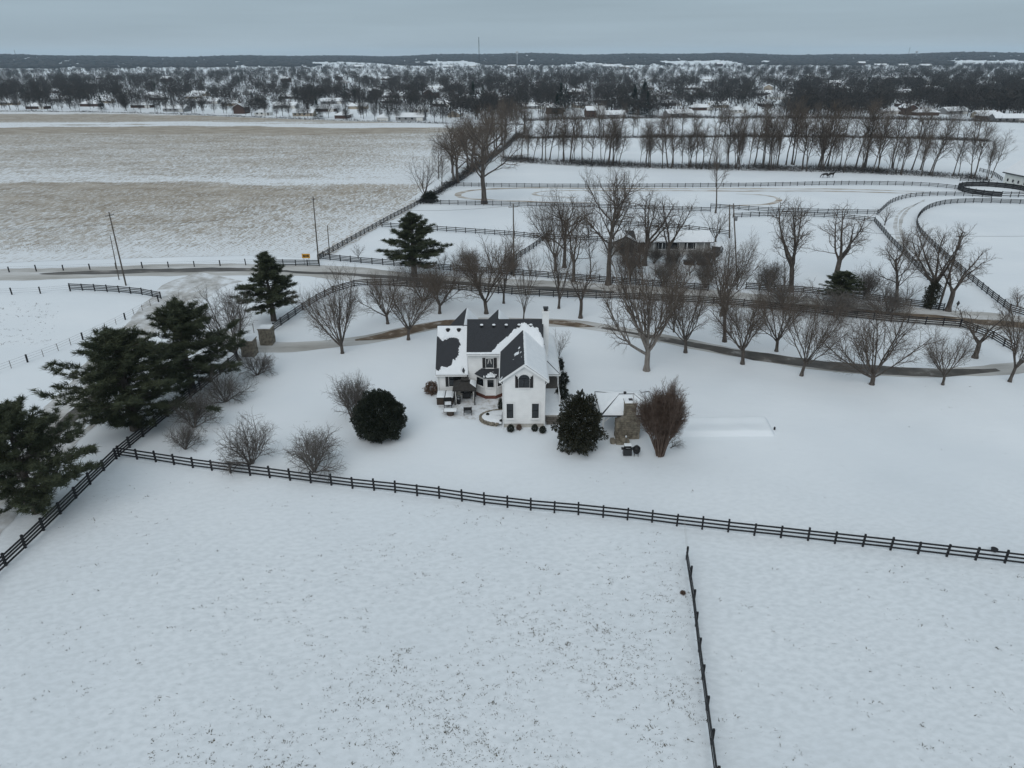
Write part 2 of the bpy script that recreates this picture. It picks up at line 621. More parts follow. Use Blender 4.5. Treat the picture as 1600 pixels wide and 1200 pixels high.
def spline(pts, step=1.5):
    pts = [Vector(p) for p in pts]
    out = []
    for i in range(len(pts) - 1):
        p0, p1, p2, p3 = pts[max(i - 1, 0)], pts[i], pts[i + 1], pts[min(i + 2, len(pts) - 1)]
        n = max(1, int((p2 - p1).length / step))
        for k in range(n):
            t = k / n
            out.append(0.5 * ((2 * p1) + (p2 - p0) * t + (2 * p0 - 5 * p1 + 4 * p2 - p3) * t * t + (3 * p1 - p0 - 3 * p2 + p3) * t ** 3))
    out.append(pts[-1])
    return out


def ribbon(name, pxs, width, lift, m, label, cat='road', kind='structure', jit=.3, seed=0, world=False, closed=False):
    r_ = random.Random(seed)
    pts = [Vector(p) if world else P(*p) for p in pxs]
    if closed:
        pts.append(pts[0])
    sp = spline(pts, 1.5)
    mb = MB()
    ws = width if hasattr(width, '__len__') else [width, width]
    a, b = r_.uniform(0, 6), r_.uniform(0, 6)
    n = len(sp)
    for i, q in enumerate(sp):
        t = (sp[min(i + 1, n - 1)] - sp[max(i - 1, 0)]).normalized()
        nr = Vector((-t.y, t.x, 0))
        u = i / (n - 1) * (len(ws) - 1)
        k = min(int(u), len(ws) - 2)
        hw = (ws[k] + (ws[k + 1] - ws[k]) * (u - k)) / 2
        s1 = jit * (math.sin(i * .31 + a) * .6 + math.sin(i * .83 + b) * .5 + r_.uniform(-.5, .5))
        s2 = jit * (math.sin(i * .27 + b) * .6 + math.sin(i * .71 + a) * .5 + r_.uniform(-.5, .5))
        for o_ in (-hw - s1, 0, hw + s2):
            e_ = q + nr * o_
            mb.v.append((e_.x, e_.y, gzf(e_.x, e_.y) + lift))
        if i:
            c0 = 3 * (i - 1)
            mb.f += [(c0, c0 + 1, c0 + 4, c0 + 3), (c0 + 1, c0 + 2, c0 + 5, c0 + 4)]
    for k, fc in enumerate(mb.f):
        mb.f[k] = tuple(reversed(fc))
    o = mb.build(name, m)
    o.data.flip_normals() if o.data.polygons[0].normal.z < 0 else None
    return tag(o, label, cat, kind=kind)


# corn stubble field west of the paddocks
def poly_sheet(name, poly, m, lift, step, label, cat='field'):
    """grid cells inside a polygon, jagged at the scale of the step"""
    bm = bmesh.new()
    vs_ = [bm.verts.new((p.x, p.y, lift)) for p in poly]
    bm.faces.new(vs_)
    me = bpy.data.meshes.new(name)
    bm.to_mesh(me)
    bm.free()
    if me.polygons[0].normal.z < 0:
        me.flip_normals()
    o = link(name, me, m)
    return tag(o, label, cat, kind='structure')


edge_e = [P(470, 403), P(560, 362), P(640, 312), P(700, 268), P(760, 222), P(790, 199)]
edge_n = [P(690, 193), P(540, 189), P(400, 184), P(250, 178), P(120, 174), P(-60, 172), P(-400, 170)]
edge_s = [P(-900, 418), P(-300, 412), P(0, 411), P(120, 406), P(300, 401), P(420, 399)]
poly_sheet('stubble_field', edge_s + edge_e + edge_n, M['stubble'], .03, 4, 'tan corn stubble field streaked with snow beyond the road')

ribbon('road', [(-500, 446), (-200, 439), (0, 430), (180, 424), (360, 421), (500, 424), (640, 437), (800, 447), (950, 454), (1100, 464), (1300, 481), (1480, 497), (1600, 507), (1800, 530), (2100, 566)], 8.4, .02, M['packed'],
       'country road of packed grey snow running past the farm', seed=1, jit=.45)
ribbon('road_wet_strip', [(60, 428), (180, 425), (300, 422), (420, 421)], [.6, 2.6, 3.0, 3.2, 1.2], .03, M['wet'], 'dark wet strip of bare asphalt along the country road', seed=2, jit=.35)
ribbon('road_wet_strip', [(430, 423), (560, 430), (700, 441), (840, 450), (960, 456)], [1.2, 2.0, 1.6, 2.2, .6], .03, M['wet'], 'dark bare asphalt of the road behind the row of trees', seed=3, jit=.4)
ribbon('road_wet_strip', [(1180, 472), (1300, 482), (1480, 498), (1600, 509), (1800, 532)], [.8, 2.2, 2.6, 2.6, 2.6], .03, M['mud'], 'brown slushy wheel tracks on the road east of the paddock', seed=4, jit=.4)
ribbon('lane', [(345, 432), (300, 448), (255, 490), (190, 545), (110, 640), (50, 720), (-60, 850), (-200, 1010)], [13, 10, 7.2, 6.2, 5.6, 5.4, 5.4, 5.4], .026, M['rut'], 'snowy lane running down beside the black fence', seed=5, jit=.4)
ribbon('lane_bare_patch', [(168, 602), (118, 646), (62, 702), (20, 752)], [.5, 1.8, 1.7, .5], .034, M['drive'], 'bare brown patch of asphalt in the snowy lane', seed=6, jit=.2)
ribbon('lane_bare_patch', [(172, 640), (132, 676), (98, 712)], [.4, 1.0, 1.0, .4], .034, M['rut'], 'grey wheel track in the snowy lane beside the pines', seed=16, jit=.2)
for k_, off in enumerate((-7, 9)):
    ribbon('lane_wheel_track', [(330 + off, 440), (286 + off, 466), (236 + off, 512), (176 + off, 566), (100 + off, 652), (30 + off, 742), (-50 + off, 840)], [.4, .7, .6, .7, .8, .7, .6], .030, M['packed'],
           ['grey wheel track along the outer side of the snowy lane', 'grey wheel track along the fence side of the snowy lane'][k_], 'track', seed=40 + k_, jit=.14)
ribbon('driveway', [(330, 522), (395, 540), (440, 543), (520, 537), (590, 527), (640, 516), (690, 507), (760, 503), (860, 504), (930, 510), (1000, 522), (1100, 542), (1200, 560), (1300, 573), (1400, 580), (1500, 582), (1600, 574), (1680, 555)], [4.2, 3.6, 3.4, 3.2, 3.2], .022, M['packed'],
       'curving driveway of packed snow behind the white house', seed=7, jit=.25)
ribbon('driveway_bare_patch', [(555, 532), (600, 525), (650, 514), (700, 506), (760, 502)], [.5, 2.9, 3.0, 2.8, 1.6], .03, M['mud'], 'brown thawed stretch of driveway beside the roof of the house', seed=8, jit=.3)
ribbon('driveway_bare_patch', [(852, 503), (880, 505), (905, 508), (930, 511)], [1, 2.4, 2.2, .4], .03, M['mud'], 'brown thawed stretch of driveway by the white chimney', seed=9, jit=.3)
ribbon('driveway_bare_patch', [(940, 512), (1010, 525), (1080, 538), (1180, 556), (1290, 571), (1400, 580), (1480, 582), (1560, 578)], [.8, 1.6, 2.4, 2.8, 3.0, 3.1, 3.0, .8], .03, M['drive'], 'dark thawed driveway curving under the bare trees', seed=10, jit=.28)
ribbon('farm_lane', [(1520, 492), (1500, 462), (1462, 425), (1418, 385), (1400, 355), (1402, 332), (1440, 312), (1500, 308), (1560, 309), (1640, 313)], [7, 5, 4.5, 4.5, 4.5, 4.5, 4], .012, M['snow'], 'snowy farm lane curving up to the white barn', seed=11)
for k_, off in enumerate(((-8, 0), (6, 0))):
    ribbon('wheel_track', [(1478 + off[0], 440), (1436 + off[0], 405), (1408 + off[0] * .6, 372), (1404 + off[0] * .6, 348), (1415 + off[0] * .5, 328), (1445, 314 - k_ * 2)], [.3, .7, .9, .8, .6, .3], .03, M['rut'], ['grey wheel rut along the inner side of the curving farm lane', 'grey wheel rut along the outer side of the curving farm lane'][k_], 'track', seed=20 + k_, jit=.12)
# exercise track in the far paddock
ribbon('dirt_track', [(1460, 300), (1330, 296), (1200, 295), (1050, 295), (900, 294), (800, 294), (735, 298), (716, 305), (740, 311), (830, 315), (950, 317)], [.6, 1.5, 1.8, 1.8, 1.8, 1.8, 2, 2, 2, 1.4, .5], .02, M['dirt'], 'brown dirt track along the far paddock fence', 'track', seed=12, jit=.3)
ribbon('dirt_track', [(1460, 303), (1300, 299), (1150, 298.5), (1000, 298), (870, 298), (835, 302), (845, 306), (900, 309)], [.5, 1.4, 1.6, 1.6, 1.6, 1.6, 1.2, .4], .026, M['dirt'], 'second brown loop of dirt track inside the far paddock', 'track', seed=13, jit=.3)
ribbon('dirt_track', [(1150, 303), (1195, 305), (1216, 311), (1205, 318), (1165, 321), (1120, 322)], [.4, 1.2, 1.6, 1.8, 1.2, .4], .028, M['dirt'], 'brown dirt loop at the east end of the far paddock', 'track', seed=14, jit=.3)
ribbon('verge_strip', [(505, 398), (560, 366), (620, 332), (652, 313)], [3.0, 4.2, 4.6, 4], .045, M['rowgrass'], 'rough stubble verge along the field fence', 'verge', seed=15, jit=.5)


# corn stalks standing in rows at the near side of the field, and dead grass through the snow
def slivers(base, d, wdt):
    """triangles: base points (n,3), offset to tip (n,3), width vectors (n,3)"""
    n = len(base)
    Vv = np.stack([base - wdt, base + wdt, base + d], 1).reshape(-1, 3)
    return Vv, np.arange(3 * n, dtype=np.int32).reshape(-1, 3)


def rand_dir(n, rng, up=0.0):
    v = rng.normal(size=(n, 3))
    v[:, 2] += up
    return v / np.linalg.norm(v, axis=1, keepdims=True)


rows_b = []
for k_ in range(60000):
    X_ = RNG.uniform(-135, -30)
    Y_ = 133 + 105 * RNG.random() ** 1.4
    a_ = X_ * math.cos(.3) - Y_ * math.sin(.3)
    a_ = round(a_ / .95) * .95 + RNG.normal(0, .07)
    b_ = X_ * math.sin(.3) + Y_ * math.cos(.3)
    x_, y_ = a_ * math.cos(.3) + b_ * math.sin(.3), -a_ * math.sin(.3) + b_ * math.cos(.3)
    d0 = edge_e[0].x + (y_ - edge_e[0].y) * ((edge_e[2].x - edge_e[0].x) / (edge_e[2].y - edge_e[0].y))
    if x_ < d0 - 3 and y_ > 148 - (x_ + 40) * .06:
        if math.sin(x_ * .11 + 1) + math.sin(y_ * .09 + x_ * .04) + math.sin(x_ * .03 - y_ * .05) > RNG.uniform(-1.8, 1.6):
            rows_b.append((x_, y_, .02))
rb = np.array(rows_b)
dd = rand_dir(len(rb), RNG, 1.1) * RNG.uniform(.15, .42, (len(rb), 1))
dd[:, 2] = np.abs(dd[:, 2])
ww = rand_dir(len(rb), RNG)
ww[:, 2] = 0
Vv, Ff = slivers(rb, dd, ww * .05)
tag(link('corn_stubble', np_mesh('corn_stubble', Vv, Ff), M['straw']), 'cut corn stalks poking through the snow in rows', 'stubble', kind='stuff')


def tufts(name, n, region, label, seed, dens, hmax=.14):
    rng = np.random.default_rng(seed)
    bs = []
    while len(bs) < n:
        p = region(rng)
        if rng.random() < dens(p[0], p[1]):
            bs.append(p)
    bs = np.array(bs)
    k = rng.integers(2, 9, len(bs))
    rep = np.repeat(np.arange(len(bs)), k)
    sz = rng.gamma(2.0, .5, len(bs))[rep].clip(.3, 2.4)
    b = np.zeros((len(rep), 3))
    b[:, 0] = bs[rep, 0] + rng.normal(0, .07, len(rep)) * sz
    b[:, 1] = bs[rep, 1] + rng.normal(0, .04, len(rep)) * sz
    b[:, 2] = gz(b[:, 0], b[:, 1]) - .012
    d = rand_dir(len(rep), rng, .7) * (rng.uniform(.03, hmax, len(rep)) * sz)[:, None]
    d[:, 2] = np.abs(d[:, 2]) * .7 + .012
    w_ = rand_dir(len(rep), rng)
    w_[:, 2] = 0
    V2, F2 = slivers(b, d, w_ * (.012 + .012 * sz)[:, None])
    return tag(link(name, np_mesh(name, V2, F2), M['dead_grass']), label, 'grass', kind='stuff')


fl = [P(187, 713), P(1066, 825)]


def in_past(rng):
    while True:
        py = rng.uniform(735, 1240)
        p = P(rng.uniform(-60, 1105), py)
        yl = fl[0].y + (fl[1].y - fl[0].y) * (p.x - fl[0].x) / (fl[1].x - fl[0].x)
        xr = 14.9 - (51.5 - p.y) * .08
        if p.y < yl - 1.0 and p.x > -40.6 and p.x < xr - .4:
            return (p.x, p.y)


def past_d(x, y):
    c = .5 + .25 * math.sin(x * .35 + y * .5) + .25 * math.sin(x * .17 - y * .33 + 1) + .3 * math.sin(x * 1.1 + 2 * math.sin(y * .8))
    e_ = float(sstep(-30, 6, x)) * float(sstep(62, 36, y)) if y < 62 else 0
    near = float(1 - sstep(30, 60, y))
    return max(.02, c * (.10 + .55 * e_ + .35 * near * float(sstep(-32, 0, x))))


tufts('pasture_grass', 5200, in_past, 'dead grass tufts poking through the pasture snow', 5, past_d)


def in_east(rng):
    p = P(rng.uniform(1110, 1650), rng.uniform(880, 1240))
    return (p.x, p.y)


tufts('paddock_grass', 420, in_east, 'dead grass tufts poking through the snow of the corner paddock', 6, lambda x, y: .5 + .5 * math.sin(x * .6 + y))


def in_yard(rng):
    p = P(rng.uniform(420, 1600), rng.uniform(560, 800))
    return (p.x, p.y)


tufts('lawn_grass', 130, in_yard, 'scattered weeds poking through the snow of the lawn', 8, lambda x, y: 1.0 if y > 57 else .1, .12)


def in_wedge(rng):
    p = P(rng.uniform(-80, 90), rng.uniform(468, 540))
    return (p.x, p.y)


tufts('wedge_field_grass', 420, in_wedge, 'dead grass showing through snow in the wedge of field by the lane', 9, lambda x, y: .6 + .4 * math.sin(x * .4 + y * .7), .3)

# ------------------------------------------------------------------ tree prototypes (built once, then copied)
def unit(v):
    return v / max(1e-9, np.linalg.norm(v))


def grow(out, rng, p, d, lev, pr, Lm=1.0, r=None):
    Ln = pr['L'][lev] * Lm * rng.uniform(.75, 1.2)
    r = pr['r'][lev] if r is None else r
    n = pr['n'][lev]
    pts, rad = [p], [r]
    tp = pr['tip'][lev]
    for i in range(n):
        d = unit(d + rng.normal(0, pr['w'][lev], 3) + np.array([0, 0, pr['up'][lev]]))
        p = p + d * Ln / n
        pts.append(p)
        rad.append(r * (1 - (1 - tp) * (i + 1) / n))
    last = lev == len(pr['L']) - 1
    out[lev].append((np.array(pts), np.array(rad)))
    if last:
        return
    k = pr['k'][lev]
    k = max(1, int(round(k * (Lm if lev else 1) * rng.uniform(.8, 1.2))))
    t0 = pr['t0'][lev]
    az = rng.uniform(0, 6.28)
    for j in range(k):
        t = t0 + (1 - t0) * (j + rng.uniform(.2, .9)) / k
        u = min(t, .999) * n
        i = int(u)
        q = pts[i] + (pts[i + 1] - pts[i]) * (u - i)
        tg = unit(pts[i + 1] - pts[i])
        az += 2.4 + rng.normal(0, .4)
        a = math.radians(pr['a'][lev] * rng.uniform(.6, 1.3))
        s1 = unit(np.cross(tg, [0.3, 0.2, 1]) if abs(tg[2]) < .95 else np.cross(tg, [1, 0, 0]))
        s2 = np.cross(tg, s1)
        nd = tg * math.cos(a) + (s1 * math.cos(az) + s2 * math.sin(az)) * math.sin(a)
        fl_ = pr['fall'][lev]
        grow(out, rng, q, nd, lev + 1, pr, (1 - fl_ * (t - t0) / max(1e-6, 1 - t0)), min(pr['r'][lev + 1] * rng.uniform(.75, 1.2), (rad[i] * .8)))


def np_tubes(lines, sides):
    Vs, Fs, off = [], [], 0
    ang = np.arange(sides) * 2 * math.pi / sides
    cs, sn = np.cos(ang), np.sin(ang)
    for pts, rad in lines:
        n = len(pts)
        t = np.gradient(pts, axis=0)
        t /= np.linalg.norm(t, axis=1, keepdims=True) + 1e-9
        ref = np.array([0, 0, 1.]) if abs(t[0][2]) < .9 else np.array([1., 0, 0])
        a = np.cross(t, ref)
        a /= np.linalg.norm(a, axis=1, keepdims=True) + 1e-9
        b = np.cross(t, a)
        ring = pts[:, None] + (a[:, None] * cs[None, :, None] + b[:, None] * sn[None, :, None]) * rad[:, None, None]
        Vs.append(ring.reshape(-1, 3))
        i = np.arange(n - 1)[:, None] * sides
        k = np.arange(sides)[None]
        k2 = (k + 1) % sides
        Fs.append(np.stack([i + k, i + sides + k, i + sides + k2, i + k2], -1).reshape(-1, 4) + off)
        off += n * sides
    if not Vs:
        return np.zeros((0, 3)), np.zeros((0, 4), np.int32)
    return np.concatenate(Vs), np.concatenate(Fs).astype(np.int32)


def np_spikes(lines, rscale=1.0):
    """straight three-sided spikes from the first to the last point of each line, one bent middle"""
    p0 = np.array([l[0][0] for l in lines])
    p1 = np.array([l[0][-1] for l in lines])
    r = np.array([l[1][0] for l in lines]) * rscale
    d = p1 - p0
    a = np.cross(d, [0.31, 0.22, .9])
    a /= np.linalg.norm(a, axis=1, keepdims=True) + 1e-9
    b = np.cross(d, a)
    b /= np.linalg.norm(b, axis=1, keepdims=True) + 1e-9
    q = [p0 + (a * math.cos(x) + b * math.sin(x)) * r[:, None] for x in (0, 2.094, 4.189)] + [p1]
    Vv_ = np.stack(q, 1).reshape(-1, 3)
    base = np.arange(len(lines))[:, None, None] * 4
    Ff_ = (base + np.array([[0, 1, 3], [1, 2, 3], [2, 0, 3]])[None]).reshape(-1, 3)
    return Vv_, Ff_.astype(np.int32)


def quads_to_tris(Fq):
    return np.concatenate([Fq[:, [0, 1, 2]], Fq[:, [0, 2, 3]]])


def join_np(parts):
    Vs, Fs, off = [], [], 0
    for v, f in parts:
        if len(v) == 0:
            continue
        f = np.asarray(f)
        if f.shape[1] == 4:
            f = quads_to_tris(f)
        Vs.append(v)
        Fs.append(f + off)
        off += len(v)
    return np.concatenate(Vs), np.concatenate(Fs)


PROTO = {}


def proto_bare(key, pr, seed, trunk_levels=2, mt='bark', mc='twig', starts=None):
    rng = np.random.default_rng(seed)
    out = [[] for _ in pr['L']]
    if starts is None:
        grow(out, rng, np.array([0, 0, -.15]), unit(np.array([rng.normal(0, .06), rng.normal(0, .06), 1])), 0, pr)
        # flare at the foot
        pts, rad = out[0][0]
        rad[0] *= 1.5
    else:
        for (p, d, lm) in starts(rng):
            grow(out, rng, p, d, 0, pr, lm)
    nl = len(out)
    tp = [np_tubes(out[l], 7 if l == 0 else 5) for l in range(trunk_levels)]
    cp = [np_tubes(out[l], 4 if l < nl - 2 else 3) for l in range(trunk_levels, nl - 1)] + [np_spikes(out[nl - 1])]
    tv, tf = join_np(tp)
    cv, cf = join_np(cp)
    allv = np.concatenate([tv, cv])
    h = np.percentile(allv[:, 2], 99.7)
    rr = np.percentile(np.hypot(cv[:, 0], cv[:, 1]), 96)
    tm = np_mesh(key + '_trunk', tv, tf)
    tm.materials.append(M[mt])
    tm.shade_smooth()
    cm_ = np_mesh(key + '_crown', cv, cf)
    cm_.materials.append(M[mc])
    PROTO[key] = (tm, cm_, h, rr * 2)


VASE = dict(L=[1.7, 7.0, 3.3, 1.6, .8], r=[.24, .095, .036, .015, .0085], n=[3, 7, 4, 3, 1], w=[.05, .07, .1, .14, .1], up=[.1, .07, .08, .05, 0], tip=[.85, .28, .3, .4, 1],
            k=[10, 11, 9, 8, 0], t0=[.72, .2, .15, .1], a=[46, 32, 40, 46], fall=[.15, .55, .4, .3])
for i in range(5):
    proto_bare('vase%d' % i, dict(VASE, a=[46 - 4 * (i % 3), 32 + 3 * (i % 2), 40, 46], L=[1.3 + .25 * i, 7.0, 3.3, 1.6, .8], w=[.05, .06 + .02 * i, .12, .16, .1]), 100 + i)
proto_bare('vasebig', dict(VASE, L=[2.1, 8.5, 3.6, 1.6, .75], r=[.36, .17, .06, .021, .0105], k=[9, 12, 9, 7, 0], a=[43, 29, 38, 44]), 131, mt='bark_pale')
SPREAD = dict(L=[7.0, 5.2, 2.6, 1.25, .6], r=[.30, .10, .04, .016, .0095], n=[8, 7, 5, 3, 1], w=[.07, .13, .17, .2, .1], up=[.03, .07, .06, .05, 0], tip=[.38, .25, .3, .4, 1],
              k=[12, 9, 8, 7, 0], t0=[.33, .2, .2, .15], a=[50, 42, 44, 46], fall=[.35, .5, .4, .3])
for i in range(3):
    proto_bare('spread%d' % i, SPREAD, 210 + i)
FORK = dict(L=[3.4, 6.3, 2.7, 1.2, .6], r=[.30, .145, .046, .017, .0095], n=[4, 8, 5, 3, 1], w=[.06, .12, .18, .2, .1], up=[.05, .09, .06, .05, 0], tip=[.8, .2, .3, .4, 1],
            k=[4, 13, 8, 7, 0], t0=[.7, .15, .2, .15], a=[34, 48, 46, 46], fall=[.1, .6, .4, .3])
for i in range(2):
    proto_bare('fork%d' % i, FORK, 310 + i)
TALL = dict(L=[9.4, 3.4, 1.6, .8], r=[.115, .042, .02, .014], n=[9, 5, 3, 1], w=[.05, .12, .16, .1], up=[.06, .10, .06, 0], tip=[.2, .3, .4, 1],
            k=[19, 9, 9, 0], t0=[.30, .2, .15], a=[36, 38, 42], fall=[.6, .4, .3])
for i in range(4):
    proto_bare('tall%d' % i, TALL, 410 + i, trunk_levels=1 if i % 2 else 2)
YOUNG = dict(L=[1.6, 6.4, 2.2, 1.0], r=[.12, .06, .022, .0105], n=[3, 6, 4, 1], w=[.06, .08, .13, .1], up=[.1, .08, .06, 0], tip=[.8, .25, .4, 1],
             k=[5, 11, 9, 0], t0=[.5, .15, .15], a=[24, 32, 38], fall=[.1, .5, .3])
for i in range(2):
    proto_bare('young%d' % i, YOUNG, 510 + i)


def shrub_starts(n, a0, a1, spread):
    def f(rng):
        for j in range(n):
            az = rng.uniform(0, 6.28)
            a = math.radians(rng.uniform(a0, a1))
            q = rng.uniform(0, spread)
            yield (np.array([q * math.cos(az), q * math.sin(az), -.1]), np.array([math.sin(a) * math.cos(az), math.sin(a) * math.sin(az), math.cos(a)]), rng.uniform(.7, 1.05) * (1 - .18 * a))
    return f


SHRUB = dict(L=[7.2, 4.0, 2.3, 1.2], r=[.11, .055, .030, .018], n=[6, 4, 3, 1], w=[.11, .15, .2, .1], up=[.02, .03, .02, 0], tip=[.35, .4, .5, 1],
             k=[9, 6, 5, 0], t0=[.18, .15, .15], a=[36, 42, 46], fall=[.4, .4, .3])
for i in range(3):
    proto_bare('shrub%d' % i, SHRUB, 610 + i, 1, 'twig_grey', 'twig_grey', shrub_starts(13, 8, 66, .3))
proto_bare('shrubgrey', SHRUB, 640, 1, 'twig_grey', 'twig_grey', shrub_starts(16, 4, 50, .3))
MYRT = dict(L=[7.6, 2.2, 1.05, .55], r=[.06, .03, .02, .02], n=[5, 3, 2, 1], w=[.025, .07, .15, .1], up=[.0, .02, .02, 0], tip=[.5, .5, .6, 1],
            k=[10, 7, 6, 0], t0=[.42, .2, .2], a=[15, 26, 40], fall=[.3, .3, .3])
proto_bare('vasepale', VASE, 141, mt='twig_grey', mc='twig_grey')
proto_bare('myrtle', MYRT, 650, 1, 'twig_brown', 'twig_brown', shrub_starts(96, 0, 19, .45))


def proto_pine(key, seed, nb=78, rmax=3.4, shape=.75, z0=1.4, need=24, H=10.0, mc='pine', nl=.42):
    rng = np.random.default_rng(seed)
    tr = [(np.array([[0, 0, -.15], [.03, .02, 3], [-.05, .04, 6], [0, 0, H * .97]]), np.array([.30, .2, .12, .03]))]
    limbs, tv = [], []
    lob = rng.uniform(.7, 1.25, 7)
    for j in range(nb):
        t = (j + rng.uniform(0, 1)) / nb
        z = z0 + (H - z0) * t
        az = j * 2.4 + rng.normal(0, .4)
        R_ = rmax * min(1, (t + .10) * 3.2) * (1 - t) ** shape * lob[int(az * 1.11) % 7] * rng.uniform(.55, 1.25) + .22
        tilt = math.radians(-12 + 62 * t + rng.normal(0, 7))
        d = np.array([math.cos(az) * math.cos(tilt), math.sin(az) * math.cos(tilt), math.sin(tilt)])
        pts = [np.array([0, 0, z])]
        n = 5
        for i in range(n):
            d = unit(d + np.array([0, 0, .05]) + rng.normal(0, .05, 3))
            pts.append(pts[-1] + d * R_ / n)
        pts = np.array(pts)
        limbs.append((pts, np.linspace(.055 * (1.2 - t), .012, n + 1)))
        m_ = max(6, int(R_ * 10))
        for i in range(m_):
            u = rng.uniform(.16, 1.0) ** .8 * n * .999
            q = pts[int(u)] + (pts[int(u) + 1] - pts[int(u)]) * (u - int(u))
            side = np.array([-d[1], d[0], 0])
            q = q + side * rng.normal(0, .13 * R_ * (1.15 - u / n)) + np.array([0, 0, rng.normal(.06, .08)])
            tv.append((q, unit(d * .7 + side * rng.normal(0, .5) + np.array([0, 0, .5]))))
    q = np.array([a for a, b in tv])
    ax = np.array([b for a, b in tv])
    N = len(q) * need
    qa, axa = np.repeat(q, need, 0), np.repeat(ax, need, 0)
    dn = rand_dir(N, rng) * .85 + axa * .75
    dn /= np.linalg.norm(dn, axis=1, keepdims=True)
    dn *= rng.uniform(.5, 1.1, (N, 1)) * nl
    base = qa + rng.normal(0, .06, (N, 3))
    wd = np.cross(dn, rand_dir(N, rng))
    wd /= np.linalg.norm(wd, axis=1, keepdims=True) + 1e-9
    V2, F2 = slivers(base, dn, wd * .026)
    t1, f1 = join_np([np_tubes(tr, 8), np_tubes(limbs, 4)])
    tm = np_mesh(key + '_trunk', t1, f1)
    tm.materials.append(M['bark'])
    cm_ = np_mesh(key + '_crown', V2, F2)
    cm_.materials.append(M[mc])
    PROTO[key] = (tm, cm_, float(np.percentile(V2[:, 2], 99.9)), 2 * float(np.percentile(np.hypot(V2[:, 0], V2[:, 1]), 98)))


proto_pine('pine0', 701, 132, 3.9, .66, 1.2, 18)
proto_pine('pine1', 702, 118, 3.4, .85, 1.2, 18)
proto_pine('pine2', 703, 132, 4.2, .6, 1.3, 18)
proto_pine('pine3', 712, 120, 3.7, .78, 1.9, 18)
proto_pine('pinefar', 704, 60, 2.6, .9, .8, 14, mc='spruce', nl=.6)


def proto_leafy(key, seed, mc, n, rx, rz, zc, leaf, lump=.12, tilt=0.0, trunk=.16, pw=2.0):
    rng = np.random.default_rng(seed)
    d = rand_dir(n, rng)
    ph = np.arctan2(d[:, 1], d[:, 0])
    l = 1 + lump * (np.sin(ph * 5 + 3 * d[:, 2]) * .5 + np.sin(ph * 9 - 7 * d[:, 2] + 1) * .5 + np.sin(ph * 3 + 11 * d[:, 2]) * .6)
    rr = (rng.random(n) ** .16) * l
    shp = np.sign(d) * np.abs(d) ** (2 / pw)
    p = np.stack([shp[:, 0] * rx * rr, shp[:, 1] * rx * rr, zc + shp[:, 2] * rz * rr], 1)
    taper = 1 - .22 * np.clip((p[:, 2] - zc) / rz, -.3, 1)
    p[:, :2] *= taper[:, None]
    p = p[p[:, 2] > .05]
    n = len(p)
    ax = unit_rows(p - np.array([0, 0, zc]) + rng.normal(0, .55, (n, 3)) * rx)
    sd = np.cross(ax, rand_dir(n, rng))
    sd /= np.linalg.norm(sd, axis=1, keepdims=True) + 1e-9
    L_ = leaf * rng.uniform(.7, 1.3, (n, 1))
    V2 = np.stack([p, p + ax * L_ * .5 + sd * L_ * .24, p + ax * L_, p + ax * L_ * .5 - sd * L_ * .24], 1).reshape(-1, 3)
    F2 = np.arange(4 * n, dtype=np.int32).reshape(-1, 4)
    limbs = [(np.array([[0, 0, -.1], [0, 0, zc]]), np.array([trunk, trunk * .6]))]
    for j in range(16):
        v = rand_dir(1, rng, .3)[0]
        limbs.append((np.array([[0, 0, zc * rng.uniform(.4, 1)], np.array([v[0] * rx, v[1] * rx, zc + v[2] * rz]) * .85]), np.array([trunk * .4, .01])))
    t1, f1 = np_tubes(limbs, 5)
    tm = np_mesh(key + '_trunk', t1, f1)
    tm.materials.append(M['bark'])
    cm_ = np_mesh(key + '_crown', V2, F2)
    cm_.materials.append(M[mc])
    PROTO[key] = (tm, cm_, float(V2[:, 2].max()), 2 * float(np.percentile(np.hypot(V2[:, 0], V2[:, 1]), 99)))


def unit_rows(v):
    return v / (np.linalg.norm(v, axis=1, keepdims=True) + 1e-9)


proto_leafy('globe', 801, 'holly', 26000, 2.6, 2.45, 2.45, .23, .15)
proto_leafy('magnolia', 802, 'magnolia', 16500, 2.35, 3.1, 3.05, .27, .25)
proto_leafy('smallbush', 803, 'holly', 1500, .42, .36, .36, .10, .1, trunk=.03)
proto_leafy('ivy', 804, 'ivy', 5200, 1.0, 2.6, 2.6, .22, .35, trunk=.1)
proto_leafy('hydrangea', 805, 'twig_red', 2600, .8, .75, .7, .16, .25, trunk=.05)
proto_leafy('dwarf', 806, 'holly', 4200, 1.1, .9, .85, .17, .3, trunk=.06)


